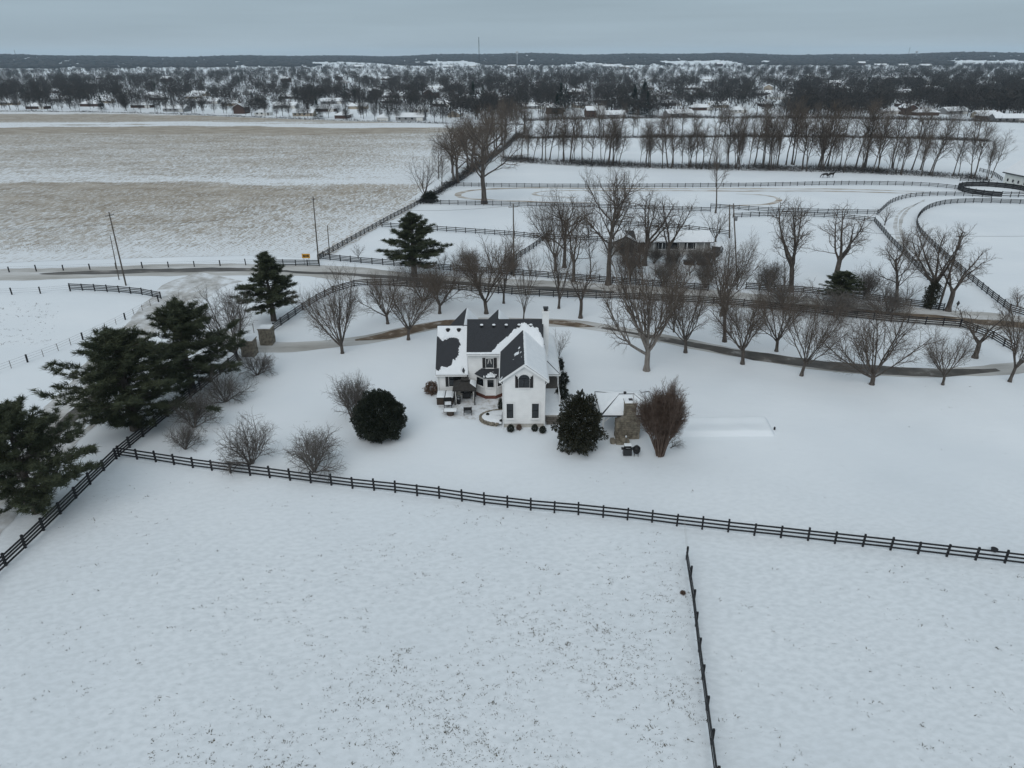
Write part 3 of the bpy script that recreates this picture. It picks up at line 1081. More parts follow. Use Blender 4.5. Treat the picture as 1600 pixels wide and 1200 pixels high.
# cheap distant trees
def far_tree_geo(rng, K, h, rw, wd, conifer=False, nl=9):
    if conifer:
        t = rng.random(K) ** 1.4
        az = rng.uniform(0, 6.28, K)
        R_ = rw * (1 - t) * rng.uniform(.75, 1.1, K)
        p = np.stack([np.cos(az) * R_ * .5, np.sin(az) * R_ * .5, h * (.06 + .9 * t)], 1)
        d = np.stack([np.cos(az) * (R_ * .7 + .25), np.sin(az) * (R_ * .7 + .25), rng.normal(-.1, .25, K) * 1.0 + .5 * t], 1)
        sd = np.stack([-np.sin(az), np.cos(az), np.zeros(K)], 1) * wd
        return slivers(p, d, sd)
    v = rand_dir(K, rng)
    rr = rng.random(K) ** .4
    p = np.stack([v[:, 0] * rw * rr, v[:, 1] * rw * rr, h * .60 + v[:, 2] * h * .38 * rr], 1)
    d = unit_rows(p * np.array([.9, .9, 0]) / rw + rng.normal(0, .45, (K, 3)) + np.array([0, 0, .8])) * rng.uniform(.10, .24, (K, 1)) * h
    sd = np.cross(d, rand_dir(K, rng))
    sd = unit_rows(sd) * wd * rng.uniform(.5, 1.4, (K, 1))
    V1, F1 = slivers(p - d * .5, d, sd)
    lim = []
    for j in range(nl):
        az = rng.uniform(0, 6.28)
        z = h * rng.uniform(.15, .45)
        q = np.array([math.cos(az) * rw * .7, math.sin(az) * rw * .7, z + h * rng.uniform(.3, .45)])
        lim.append((np.array([[0, 0, z], q]), np.array([.09, .03]) * h / 13))
    lim.append((np.array([[0, 0, -.3], [0, 0, h * .75]]), np.array([.24, .07]) * h / 13))
    return join_np([(V1, F1), np_tubes(lim, 3)])


for i in range(5):
    rng_ = np.random.default_rng(900 + i)
    v_, f_ = far_tree_geo(rng_, 620, 13.0, [4.6, 5.4, 3.8, 5.0, 4.2][i], .055)
    me_ = np_mesh('distant_bare_tree', v_, f_)
    me_.materials.append(M['far_twig'])
    PROTO['far%d' % i] = (me_, None, 13.0, 10.0)
for i in range(2):
    rng_ = np.random.default_rng(950 + i)
    v_, f_ = far_tree_geo(rng_, 560, 12.0, [3.0, 3.6][i], .30, True)
    me_ = np_mesh('distant_conifer', v_, f_)
    me_.materials.append(M['spruce'])
    PROTO['con%d' % i] = (me_, None, 12.0, 6.0)


def plant(name, key, base, h, wd, label, cat='tree', group=None, rz=None, lean=(0, 0), crown='crown', trunk='trunk'):
    tm, cm_, ph, pw_ = PROTO[key]
    o = empty(name, (base.x, base.y, gzf(base.x, base.y)), 0, label, cat, group)
    o.rotation_euler = (lean[0], lean[1], rnd.uniform(0, 6.28) if rz is None else rz)
    o.scale = (wd / pw_, wd / pw_, h / ph)
    for nm, me in ((trunk, tm), (crown, cm_)):
        c = bpy.data.objects.new(nm, me)
        C.objects.link(c)
        c.parent = o
    return o


def plant_px(name, key, bx, by, ty, wpx, label, **kw):
    b = P(bx, by)
    top = PZ(bx, ty, b.y)
    dep = (ROT.transposed() @ (Vector((b.x, b.y, top.z * .5)) - Vector((0, 0, CAMH)))).z * -1
    return plant(name, key, b, top.z, wpx / FPX * dep, label, **kw)

# ------------------------------------------------------------------ the white farmhouse
X_, Y_, Z_ = Vector((1, 0, 0)), Vector((0, 1, 0)), Vector((0, 0, 1))
house = empty('farmhouse', (-1.0, 79.0, 0), 0, 'white two storey farmhouse with charcoal roof half covered in snow', 'house')


def clap(mb, fr, a0, a1, b0, b1, step=.24, clip=None):
    """lapped siding boards in a wall frame; clip(b) -> (a0, a1) narrows a board at height b"""
    O, u, n = fr
    b = b0
    while b < b1 - 1e-3:
        t = min(b + step, b1)
        l0, r0 = clip(b) if clip else (a0, a1)
        l1, r1 = clip(t) if clip else (a0, a1)

        def q(a, z, c):
            return O + u * a + n * c + Vector((0, 0, z))
        mb.quad(q(l0, b, .062), q(r0, b, .062), q(r1, t, .015), q(l1, t, .015))
        mb.quad(q(l0, b, .012), q(r0, b, .012), q(r0, b, .062), q(l0, b, .062))
        b = t


def window(parent, fr, a0, a1, b0, b1, shutters=0.0, mull=1, rail=True, arch=False, name='window', curtain=False, trim=.10, sill=True):
    """frame (window) > pane, shutters; a along the wall, b up"""
    fr = (fr[0] + fr[2] * .05, fr[1], fr[2])
    f = MB()
    f.fbox(fr, a0 - trim, a0, b0 - trim, b1 + trim, .02, .10)
    f.fbox(fr, a1, a1 + trim, b0 - trim, b1 + trim, .02, .10)
    if not arch:
        f.fbox(fr, a0, a1, b1, b1 + trim, .02, .10)
    if sill:
        f.fbox(fr, a0 - trim - .04, a1 + trim + .04, b0 - trim - .05, b0 - trim, .02, .16)
    f.fbox(fr, a0, a1, b0 - trim, b0, .02, .10)
    wd = f.build(name, M['trim'], parent)
    s = MB()
    s.fbox(fr, a0, a1, b0, b1, .02, .05)
    if arch:
        c, r = (a0 + a1) / 2, (a1 - a0) / 2
        O, u, n = fr
        pts = [O + u * (c + r * math.cos(k * math.pi / 16)) + n * .05 + Vector((0, 0, b1 + r * .8 * math.sin(k * math.pi / 16))) for k in range(17)]
        s.add(pts, [tuple(range(17))])
    s.build('pane', M['glass'], wd)
    if curtain:
        O, u, n = fr
        g = MB()
        m_ = (a0 + a1) / 2
        for sg in (-1, 1):
            g.add([O + u * q[0] + n * .058 + Vector((0, 0, q[1])) for q in ((m_, b1 - .08), (m_ + sg * (a1 - a0) * .18, b1 - .08), (m_ + sg * (a1 - a0) * .30, b0 + .45), (m_ + sg * (a1 - a0) * .16, b0 + .55))], [(0, 1, 2, 3)])
        g.build('curtain', M['curtain'], wd)
    sash = MB()
    for k in range(1, mull):
        am = a0 + (a1 - a0) * k / mull
        sash.fbox(fr, am - .03, am + .03, b0, b1, .05, .085)
    if rail:
        bm_ = (b0 + b1) / 2
        sash.fbox(fr, a0, a1, bm_ - .03, bm_ + .03, .052, .088)
    e = .05
    sash.fbox(fr, a0, a0 + e, b0, b1, .05, .08)
    sash.fbox(fr, a1 - e, a1, b0, b1, .05, .08)
    sash.fbox(fr, a0 + e, a1 - e, b0, b0 + e, .05, .08)
    sash.fbox(fr, a0 + e, a1 - e, b1 - e, b1, .05, .08)
    sash.build('sash', M['black'], wd)
    if shutters:
        for (s0, s1) in ((a0 - trim - shutters, a0 - trim), (a1 + trim, a1 + trim + shutters)):
            g = MB()
            g.fbox(fr, s0, s0 + .05, b0 - trim, b1 + trim, .03, .09)
            g.fbox(fr, s1 - .05, s1, b0 - trim, b1 + trim, .03, .09)
            z = b0 - trim
            while z < b1 + trim:
                O, u, n = fr
                g.quad(O + u * s0 + n * .05 + Z_ * (z + .07), O + u * s1 + n * .05 + Z_ * (z + .07), O + u * s1 + n * .08 + Z_ * z, O + u * s0 + n * .08 + Z_ * z)
                z += .07
            g.build('shutter', M['black'], wd)
    return wd


def roof_snow(parent, O, u, v, nu, nv, fn, th=.13, name='snow_patch', step=.16):
    """a blanket of snow on the roof plane O + a*u + b*v; fn(a, b) > 0 where snow lies"""
    O, uu, vv = Vector(O), Vector(u), Vector(v)
    lu, lv = uu.length, vv.length
    n = uu.cross(vv).normalized()
    if n.z < 0:
        n = -n
    na, nb = max(2, int(lu / step)), max(2, int(lv / step))
    mb = MB()
    r_ = random.Random(int(lu * 97 + lv * 31))
    for j in range(nb + 1):
        for i in range(na + 1):
            a, b = i / na, j / nb
            q = fn(a, b) + .07 * math.sin(a * lu * 2.6 + b * lv * 2.1 + 1.5 * math.sin(b * lv * 1.7)) + .055 * math.sin(a * lu * 6.7 - b * lv * 5.3) + .05 * math.sin(a * lu * 13.1 + b * lv * 11.7) + r_.uniform(-.09, .09)
            h = -.03 + (th + .03) * float(sstep(-.10, .42, q)) + r_.uniform(-.007, .007)
            edge = min(a * lu, (1 - a) * lu, b * lv, (1 - b) * lv)
            if edge < .08:
                h = min(h, th * .35)
            p = O + uu * a + vv * b + n * h
            mb.v.append(tuple(p))
    for j in range(nb):
        for i in range(na):
            k = j * (na + 1) + i
            mb.f.append((k, k + 1, k + na + 2, k + na + 1))
    # skirt to the roof
    o = mb.build(name, M['roofsnow'], parent, smooth=True)
    if o.data.polygons[0].normal.z < 0:
        o.data.flip_normals()
    return o


# -- foundation and walls
GX0, GX1, GY0 = -0.95, 3.58, 70.62
MX0, MX1, MY0, MY1 = -5.30, 3.64, 79.10, 85.2
WX0, WX1, WY0, WY1 = -9.05, -5.30, 79.0, 90.0
m = MB()
m.box(GX0 + .03, GX1 - .03, GY0 + .03, MY0, 0, .60)
m.box(MX0, MX1 - .03, MY0 + .04, MY1, 0, .58)
m.box(WX0 + .03, WX1 - .02, WY0 + .04, WY1, 0, .56)
m.build('foundation', M['found'], house)
frS = (Vector((GX0, GY0, 0)), X_, -Y_)
GE, GP = 6.05, 7.72
wallg = MB()
gw = GX1 - GX0


def gclip(b):
    if b <= GE:
        return (0, gw)
    k = (b - GE) / (GP - GE)
    return (gw / 2 * k, gw - gw / 2 * k)


clap(wallg, frS, 0, gw, .60, GP - .05, clip=gclip)
clap(wallg, (Vector((GX1, GY0, 0)), Y_, X_), 0, 8.5, .60, GE)
clap(wallg, (Vector((GX0, MY0, 0)), -Y_, -X_), 0, MY0 - GY0, .60, GE)
wallg.box(GX0 + .005, GX1 - .005, GY0 + .005, MY0, .6, GE - .1)
wallg.build('wall', M['siding'], house)
wm = MB()
clap(wm, (Vector((MX0, MY0, 0)), X_, -Y_), 0, GX0 - MX0, .58, 5.6)
clap(wm, (Vector((MX1, MY0, 0)), Y_, X_), 0, MY1 - MY0, .58, 5.5)
clap(wm, (Vector((MX0, MY1, 0)), -Y_, -X_), 0, MY1 - MY0, .58, 5.5)
wm.box(MX0 + .005, MX1 - .005, MY0 + .005, MY1, .58, 5.5)
for xg in (MX0 + .02, MX1 - .02):
    wm.tri((xg, MY0, 5.5), (xg, MY1, 5.5), (xg, 82.1, 8.7))
wm.build('wall', M['siding'], house)
wl = MB()
clap(wl, (Vector((WX0, WY0, 0)), X_, -Y_), 0, WX1 - WX0 + .02, .56, 2.95)
clap(wl, (Vector((WX0, WY1, 0)), -Y_, -X_), 0, WY1 - WY0, .56, 2.95)
wl.box(WX0 + .005, WX1 - .005, WY0 + .005, WY1, .56, 2.9)
wl.add([(WX0 + .02, WY0, 2.9), (WX0 + .02, 88.2, 2.9), (WX0 + .02, 83.6, 7.4)], [(0, 1, 2)])
wl.build('wall', M['siding'], house)
# corner boards and gutters
tr = MB()
for (x, y, z0, z1) in ((GX0, GY0, .66, GE - .05), (GX1, GY0, .66, GE - .05), (WX0, WY0, .56, 2.8)):
    tr = MB()
    tr.box(x - .07, x + .07, y - .075, y + .05, z0, z1)
    tr.build('corner_board', M['trim'], house)
tr = MB()
tr.box(GX0 - .08, GX1 + .08, GY0 - .06, GY0 + .02, .50, .66)
tr.build('water_table', M['trim'], house)
for (x, sgn) in ((GX0 - .22, -1), (GX1 + .22, 1)):
    g = MB()
    g.tube([(x + sgn * .25, GY0 - .25, GE - .12), (x, GY0 - .13, GE - .5), (x - sgn * .16, GY0 - .12, GE - .75), (x - sgn * .16, GY0 - .12, .15), (x - sgn * .10, GY0 - .45, .05)], .055, 6)
    g.build('downspout', M['trim'], house)
g = MB()
g.tube([(WX0 - .1, WY0 - .28, 2.75), (WX0 + .05, WY0 - .13, 2.4), (WX0 + .05, WY0 - .13, .1)], .05, 6)
g.build('downspout', M['trim'], house)

# -- roofs
rm = MB()
RZ, RY = 8.85, 82.1
rm.slab([(MX0 - .15, 78.72, 5.56), (MX1 + .2, 78.72, 5.56), (MX1 + .2, RY, RZ), (MX0 - .15, RY, RZ)], .12)
rm.slab([(MX1 + .2, 85.55, 5.50), (MX0 - .15, 85.55, 5.50), (MX0 - .15, RY + .001, RZ), (MX1 + .2, RY + .001, RZ)], .12)
rmain = rm.build('roof', M['shingle'], house)
rg = MB()
RGX, RGZ, GOV = 1.31, 7.86, .42
ez = RGZ - (RGX - (GX0 - GOV)) * ((GP - GE) / (gw / 2))
rg.slab([(GX0 - GOV, GY0 - .38, ez), (RGX, GY0 - .38, RGZ), (RGX, 81.2, RGZ), (GX0 - GOV, 81.2, ez)][::1], .12)
rg.slab([(RGX, GY0 - .38, RGZ), (GX1 + GOV, GY0 - .38, ez), (GX1 + GOV, 81.2, ez), (RGX, 81.2, RGZ)], .12)
rgable = rg.build('roof', M['shingle'], house)
rk = MB()
for sg in (-1, 1):
    xe = RGX + sg * (GX1 - RGX + GOV)
    p0, p1 = Vector((RGX, GY0 - .40, RGZ + .0)), Vector((xe, GY0 - .40, ez + .0))
    rk.add([p0 + Vector((0, 0, .02)), p1 + Vector((0, 0, .02)), p1 + Vector((0, 0, -.24)), p0 + Vector((0, 0, -.28)), p0 + Vector((0, .05, .02)), p1 + Vector((0, .05, .02)), p1 + Vector((0, .05, -.24)), p0 + Vector((0, .05, -.28))],
           [(0, 1, 2, 3), (7, 6, 5, 4), (0, 4, 5, 1), (3, 2, 6, 7), (1, 5, 6, 2)])
    rk.box(xe - .07, xe + .07, GY0 - .38, 79, ez - .16, ez - .02)
rk.build('fascia', M['trim'], rgable)
rw = MB()
WRY, WRZ, WEZ = 83.6, 7.55, 2.92
rw.slab([(WX0 - .25, 78.62, WEZ), (WX1 - .02, 78.62, WEZ), (WX1 - .02, WRY, WRZ), (WX0 - .25, WRY, WRZ)], .12)
rw.slab([(WX1 - .02, 88.4, WEZ), (WX0 - .25, 88.4, WEZ), (WX0 - .25, WRY + .001, WRZ), (WX1 - .02, WRY + .001, WRZ)], .12)
rwing = rw.build('roof', M['shingle'], house)
g = MB()
g.box(WX0 - .25, WX1 - .17, 78.52, 78.64, WEZ - .16, WEZ - .02)
g.build('gutter', M['trim'], rwing)
g = MB()
g.box(MX0 - .15, GX0 - .1, 78.61, 78.74, 5.40, 5.53)
g.build('gutter', M['trim'], rmain)
# front cross gables on the far side, their ridges at the level of the ridges they run into
CGX, CGY = -6.05, 90.2
cg = MB()
cg.slab([(CGX - 3.1, 84.0, 4.25), (CGX, 83.3, WRZ + .02), (CGX, CGY, WRZ + .02), (CGX - 3.1, CGY, 4.25)], .1)
cg.slab([(CGX, 83.3, WRZ + .02), (CGX + 2.4, 84.0, 5.0), (CGX + 2.4, CGY, 5.0), (CGX, CGY, WRZ + .02)], .1)
rcg = cg.build('roof', M['shingle'], house)
cw = MB()
cw.add([(CGX - 2.8, CGY - .3, .5), (CGX + 2.2, CGY - .3, .5), (CGX + 2.2, CGY - .3, 4.8), (CGX, CGY - .3, WRZ - .15), (CGX - 2.8, CGY - .3, 4.3)], [(4, 3, 2, 1, 0)])
cw.box(CGX - 2.8, CGX + 2.2, WY1 - 2, CGY - .32, .5, 4.2)
cw.build('wall', M['siding'], house)
dg = MB()
DX, DY = -1.72, 85.8
dg.slab([(DX - 2.3, DY - 3.6, RZ - 2.3), (DX, DY - 3.6, RZ - .02), (DX, DY, RZ - .02), (DX - 2.3, DY, RZ - 2.3)], .1)
dg.slab([(DX, DY - 3.6, RZ - .02), (DX + 2.3, DY - 3.6, RZ - 2.3), (DX + 2.3, DY, RZ - 2.3), (DX, DY, RZ - .02)], .1)
rdg = dg.build('roof', M['shingle'], house)
roof_snow(rcg, (CGX + .03, 83.6, WRZ + .01), (2.37, 0, -2.52), (0, CGY - 83.6, 0), 1, 1, lambda a, b: .5)
roof_snow(rdg, (DX + .03, DY - 3.4, RZ - .03), (2.2, 0, -2.2), (0, 3.4, 0), 1, 1, lambda a, b: .5)

# porch roof and deck on the east side
pr_ = MB()
PE, PW, PTZ = 2.9, 5.82, 4.42
pr_.slab([(PW, 78.7, PE), (PW, 91.5, PE), (MX1, 91.5, PTZ), (MX1, 80.85, PTZ)], .1)
pr_.slab([(GX1 - .05, 78.7, PE), (PW, 78.7, PE), (MX1, 80.85, PTZ)], .1)
rpor = pr_.build('porch_roof', M['shingle'], house)
roof_snow(rpor, (PW - .03, 80.8, PE + .03), (MX1 - PW + .05, 0, PTZ - PE), (0, 10.7, 0), 1, 1, lambda a, b: .5, .16)
ps = MB()
n_ = 14
for j in range(n_ + 1):
    t = j / n_
    for i in range(9):
        s_ = i / 8
        xa, xb = (MX1 + .05) + (PW - .04 - MX1 - .05) * 0, PW - .04
        p0 = Vector((GX1, 78.74, PE)).lerp(Vector((MX1, 80.8, PTZ)), t)
        p1 = Vector((PW - .03, 78.74, PE)).lerp(Vector((MX1 + .02, 80.82, PTZ)), t)
        q = p0.lerp(p1, s_)
        ps.v.append((q.x, q.y, q.z + (.13 if 0 < j and 0 < i < 8 else .03)))
for j in range(n_):
    for i in range(8):
        k = j * 9 + i
        ps.f.append((k, k + 1, k + 10, k + 9))
ps.build('snow_patch', M['roofsnow'], rpor, smooth=True)
hs = MB()
hs.add([(PW - .05, 78.75, PE + .02), (PW - .05, 80.9, PE + .02), (MX1, 80.9, PTZ + .02), (PW - .05, 78.75, PE + .15), (PW - .05, 80.9, PE + .17), (MX1, 80.9, PTZ + .17)], [(3, 4, 5), (0, 1, 4, 3)])
hs.build('snow_patch', M['roofsnow'], rpor)
g = MB()
g.box(GX1 + .02, PW + .04, 78.60, 78.69, PE - .16, PE - .01)
g.box(PW + .01, PW + .09, 78.72, 91.5, PE - .16, PE - .01)
g.build('gutter', M['trim'], rpor)
for y in (78.95, 83.1, 87.2, 91.2):
    g = MB()
    g.box(5.55, 5.71, y - .08, y + .08, .72, PE + .05)
    g.box(5.50, 5.76, y - .13, y + .13, .72, .86)
    g.box(5.50, 5.76, y - .13, y + .13, PE - .2, PE - .06)
    g.build('porch_post', M['trim'], house)
dk = MB()
dk.box(GX1 + .06, 5.75, 72.2, 91.3, .55, .70)
dko = dk.build('deck', M['grey_wood'], house)
g = MB()
nxs, nys = 8, 34
for j in range(nys + 1):
    for i in range(nxs + 1):
        x = GX1 + .12 + (5.70 - GX1 - .12) * i / nxs
        y = 72.25 + 7.2 * j / nys
        e_ = 0 if (i in (0, nxs) or j in (0, nys)) else 1
        g.v.append((x, y, .705 + e_ * (.07 + .02 * math.sin(x * 5 + y * 2))))
for j in range(nys):
    for i in range(nxs):
        k = j * (nxs + 1) + i
        g.f.append((k, k + 1, k + nxs + 2, k + nxs + 1))
g.build('deck_snow', M['roofsnow'], dko, smooth=True)
g = MB()
for k in range(11):
    x = GX1 + .15 + k * .2
    g.box(x, x + .09, 72.22, 72.26, .02, .54)
g.box(GX1 + .06, 5.75, 72.17, 72.20, .55, .72)
g.build('lattice', M['found'], dko)
g = MB()
g.box(5.60, 5.68, 75.4, 78.9, 1.50, 1.58)
g.box(5.60, 5.68, 75.4, 78.9, .90, .96)
for k in range(15):
    g.box(5.62, 5.66, 75.5 + k * .23, 75.54 + k * .23, .96, 1.5)
g.box(5.57, 5.71, 75.3, 75.42, .7, 1.7)
g.build('railing', M['trim'], house)
g = MB()
for k in range(3):
    g.box(GX1 + .3, 5.6, 71.85 - k * .3, 72.15 - k * .3, .02, .5 - k * .17)
g.build('step', M['grey_wood'], house)

# chimney
g = MB()
g.box(3.72, 4.52, 81.6, 82.5, .4, 9.75)
g.box(3.66, 4.58, 81.54, 82.56, 9.75, 9.95)
ch = g.build('chimney', M['siding'], house)
g = MB()
g.box(3.90, 4.36, 81.8, 82.3, 9.95, 10.10)
g.box(3.82, 4.44, 81.7, 82.4, 10.28, 10.36)
for (x, y) in ((3.9, 81.8), (4.3, 81.8), (3.9, 82.24), (4.3, 82.24)):
    g.box(x, x + .06, y, y + .06, 10.1, 10.28)
g.build('cap', M['dark_metal'], ch)
# ridge vents, snow on each
for k, px_ in enumerate((752.5, 771.5, 791, 811, 829.5)):
    x = (px_ - 800) / FPX * 86.3
    y, z = RY - .75, RZ - .75 * (RZ - 5.56) / (RY - 78.72)
    g = MB()
    g.lathe((x, y, z - .05), [(.17, 0), (.17, .16), (.20, .18), (.20, .24), (.12, .30), (.02, .32)], 12)
    vo = g.build('roof_vent', M['dark_metal'], rmain, smooth=True)
    g = MB()
    g.lathe((x + .03, y + .05, z + .18), [(.21, .0), (.21, .07), (.16, .14), (.05, .17)], 12)
    g.build('snow_cap', M['roofsnow'], vo, smooth=True)
for px_ in (700.5, 717.5):
    x = (px_ - 800) / FPX * 88.5
    y = WRY - .65
    z = WRZ - .65 * (WRZ - WEZ) / (WRY - 78.62)
    g = MB()
    g.lathe((x, y, z - .05), [(.24, 0), (.24, .30), (.29, .33), (.29, .38), (.16, .44), (.02, .46)], 12)
    g.build('roof_vent', M['black'], rwing, smooth=True)


# snow on the roofs: main slope along the valley, gable east side, wing around a thawed patch
def main_snow(a, b):
    x = (MX0 - .15) + a * (MX1 - MX0 + .35)
    y = 78.72 + b * (RY - 78.72)
    # apron either side of the gable ridge, tapering to a point just above its end
    top = 81.8
    d = abs(x - (RGX + .05))
    yl = top - d * .72 if x < RGX else top - .28 * d - 1.5 * max(0, d - 1.75)
    q = (yl - y) * 1.1
    if b < .05 and x < GX0:
        q = max(q, .22)
    return min(q, .6)


roof_snow(rmain, (MX0 - .15, 78.70, 5.56), (MX1 - MX0 + .35, 0, 0), (0, RY - 78.70, RZ - 5.56), 1, 1, main_snow, .16, step=.11)
roof_snow(rgable, (RGX + .04, GY0 - .34, RGZ - .02), (GX1 + GOV - RGX - .06, 0, ez - RGZ), (0, 81.0 - GY0, 0), 1, 1, lambda a, b: .5 if a > .02 else .1, .15)


def gable_w(a, b):
    q = -.6
    for (ca, cb, ra, rb_) in ((.26, .42, .16, .07), (.16, .55, .07, .035), (.10, .40, .06, .03), (.08, .26, .05, .03), (.92, .055, .10, .05), (.42, .33, .04, .02)):
        q = max(q, .35 - .4 * math.hypot((a - ca) / ra, (b - cb) / rb_))
    return q


roof_snow(rgable, (RGX - .02, GY0 - .36, RGZ - .02), (GX0 - GOV - RGX, 0, ez - RGZ), (0, 81.0 - GY0, 0), 1, 1, gable_w, .07, step=.10)


def wing_snow(a, b):
    # a from west to east, b from eave to ridge
    q = .55
    ell = 1 - math.hypot((a - .38) / .33, (b - .50) / .24)
    ell2 = 1 - math.hypot((a - .06) / .16, (b - .42) / .34)
    ell3 = 1 - math.hypot((a - .54) / .19, (b - .62) / .12)
    ell4 = 1 - math.hypot((a - .32) / .20, (b - .30) / .16)
    q = min(q, -1.4 * max(ell, ell2, ell3, ell4) + .04)
    if b > .985:
        q = -.3
    n1 = -1
    n2 = 1 - math.hypot((a - .86) / .05, (b - .09) / .06)
    return min(q, -.8 * max(n1, n2) + .08)


roof_snow(rwing, (WX0 - .22, 78.60, WEZ), (WX1 - WX0 + .2, 0, 0), (0, WRY - 78.60, WRZ - WEZ), 1, 1, wing_snow, .16, step=.10)

# -- windows
wd_ = window(house, frS, 1.83, 3.15 - .02, 5.03, 6.05, 0, 1, True, name='window') if False else None
gO = Vector((GX0, GY0, 0))
arch = window(house, frS, 1.68, 2.88, 5.0, 6.08, .36, 2, False, True, trim=.02)
g = MB()
O, u, n = frS
O = O + n * .05
pts0, pts1 = [], []
c_, r_ = 2.28, .60
for k in range(17):
    a = math.pi * k / 16
    for lst, rr, cz in ((pts0, r_ + .0, .08), (pts1, r_ + .10, .08)):
        lst.append(O + u * (c_ + rr * math.cos(a)) + n * cz + Z_ * (6.08 + rr * .8 * math.sin(a)))
for k in range(16):
    g.quad(pts0[k], pts1[k], pts1[k + 1], pts0[k + 1])
g.build('arch_trim', M['trim'], arch)
for s_ in (0, 1):
    g = MB()
    xo = 1.30 if s_ == 0 else 2.90
    g.add([O + u * (xo + .36 * q[0]) + n * .06 + Z_ * (6.10 + q[1]) for q in ((0, 0), (1, 0), (1, .14), (.55, .20), (.2, .32), (0, .42))] if s_ == 0 else
          [O + u * (xo + .36 * q[0]) + n * .06 + Z_ * (6.10 + q[1]) for q in ((0, 0), (1, 0), (1, .42), (.8, .32), (.45, .20), (0, .14))], [tuple(range(6))])
    g.build('shutter', M['black'], arch)
window(house, frS, .34, 1.10, 1.25, 3.05, 0, 1, True, trim=.12)
window(house, frS, 3.16, 3.92, 1.25, 3.05, 0, 1, True, trim=.12)
frM = (Vector((MX0, MY0, 0)), X_, -Y_)
window(house, frM, 2.15, 3.05, 3.72, 4.92, .38, 1, False, curtain=True, trim=.04)
frW = (Vector((WX0, WY0, 0)), X_, -Y_)
window(house, frW, 1.35, 3.25, 1.30, 2.62, .38, 3, False, curtain=False, trim=.04)
frE = (Vector((MX1, MY0, 0)), Y_, X_)
window(house, (Vector((GX1, GY0, 0)), Y_, X_), 2.2, 3.1, 4.0, 5.4, .3)
window(house, (Vector((GX1, GY0, 0)), Y_, X_), 4.6, 6.4, .75, 2.75, 0, 2, False, name='porch_door')

# -- bay window
bay = MB()
BY = 78.0
bp = [Vector((-4.35, MY0, 0)), Vector((-3.20, BY, 0)), Vector((-1.98, BY, 0)), Vector((-0.97, MY0 - .15, 0))]
frs = []
for k in range(3):
    u_ = (bp[k + 1] - bp[k])
    frs.append((bp[k], u_.normalized(), Vector((u_.y, -u_.x, 0)).normalized(), u_.length))
for (O, u, n, l_) in frs:
    bay.fbox((O, u, n), 0, l_, .45, 2.95, -.2, 0)
    bay.fbox((O, u, n), -.03, .07, .45, 2.95, .0, .03)
    bay.fbox((O, u, n), l_ - .07, l_ + .03, .45, 2.95, .0, .03)
bay_o = bay.build('bay_window', M['siding'], house)
for (O, u, n, l_) in frs:
    window(bay_o, (O, u, n), .22, l_ - .22, 1.62, 2.62, 0, 1, False, trim=.05)
g = MB()
for (O, u, n, l_) in frs:
    g.fbox((O, u, n), -.05, l_ + .05, .02, .45, -.15, .04)
g.build('brick_base', M['brick'], bay_o)
g = MB()
ov = [bp[0] + Vector((-.28, .05, 0)), bp[1] + Vector((-.14, -.3, 0)), bp[2] + Vector((.14, -.3, 0)), bp[3] + Vector((.0, -.1, 0))]
tp_ = [Vector((-3.75, MY0, 3.62)), Vector((-1.3, MY0, 3.62))]
e3 = [q + Z_ * 2.96 for q in ov]
g.tri(e3[0], e3[1], tp_[0])
g.quad(e3[1], e3[2], tp_[1], tp_[0])
g.tri(e3[2], e3[3], tp_[1])
g.add([q - Z_ * .10 for q in e3] + e3, [(0, 1, 5, 4), (1, 2, 6, 5), (2, 3, 7, 6), (3, 2, 1, 0)])
rb_ = g.build('bay_roof', M['shingle'], bay_o)


def bay_snow(a, b):
    return max(.42 - .5 * math.hypot((a - .56) / .36, (b - .20) / .42), .3 - .5 * math.hypot((a - .0) / .16, (b - .12) / .22))


roof_snow(rb_, e3[1] + Vector((-.1, 0, 0)), (e3[2].x - e3[1].x + .2, 0, 0), (0, MY0 - e3[1].y, .66), 1, 1, bay_snow, .22, step=.07)

# ------------------------------------------------------------------ yard things by the house
M['patio'] = blend_mat('snowy_pavers', [(.46, .45, .43), (.66, .67, .68), SN], 1.6, [.34, .45, .56], .8, bump=.02)
poly_sheet('patio', [P(*q) for q in ((706, 653), (690, 646), (684, 634), (700, 622), (745, 618), (786, 621), (786, 640), (765, 640), (752, 648), (742, 656))], M['patio'], .012, 1, 'paved patio thinly covered in trodden snow', 'patio')
# hot tub
a, b = P(682, 633), P(708.5, 633)
tub = empty('hot_tub', ((a.x + b.x) / 2, a.y + 1.05, 0), 0, 'dark panelled hot tub with snowy folding cover beside the canopy', 'hot tub')
x0, x1, y0, y1 = a.x, b.x, a.y, a.y + 2.1
g = MB()
g.box(x0 + .05, x1 - .05, y0 + .05, y1 - .05, 0, .86)
for k in range(14):
    xx = x0 + .06 + k * (x1 - x0 - .12) / 14
    g.box(xx, xx + (x1 - x0) / 14 - .03, y0 + .02, y0 + .05, .03, .84)
g.build('cabinet', M['wicker'], tub)
for k in (0, 1):
    g = MB()
    xm = (x0 + x1) / 2
    g.box(x0 if k == 0 else xm + .02, xm - .02 if k == 0 else x1, y0, y1, .86, .98)
    c_ = g.build('cover', M['canvas'], tub)
    g = MB()
    xa, xb = (x0 + .02, xm - .05) if k == 0 else (xm + .05, x1 - .02)
    for j in range(9):
        for i in range(7):
            e_ = 0 if i in (0, 6) or j in (0, 8) else 1
            g.v.append((xa + (xb - xa) * i / 6, y0 + .03 + (y1 - y0 - .06) * j / 8, .982 + e_ * (.10 + .015 * math.sin(i * 2 + j))))
    for j in range(8):
        for i in range(6):
            q = j * 7 + i
            g.f.append((q, q + 1, q + 8, q + 7))
    g.build('snow', M['roofsnow'], c_, smooth=True)
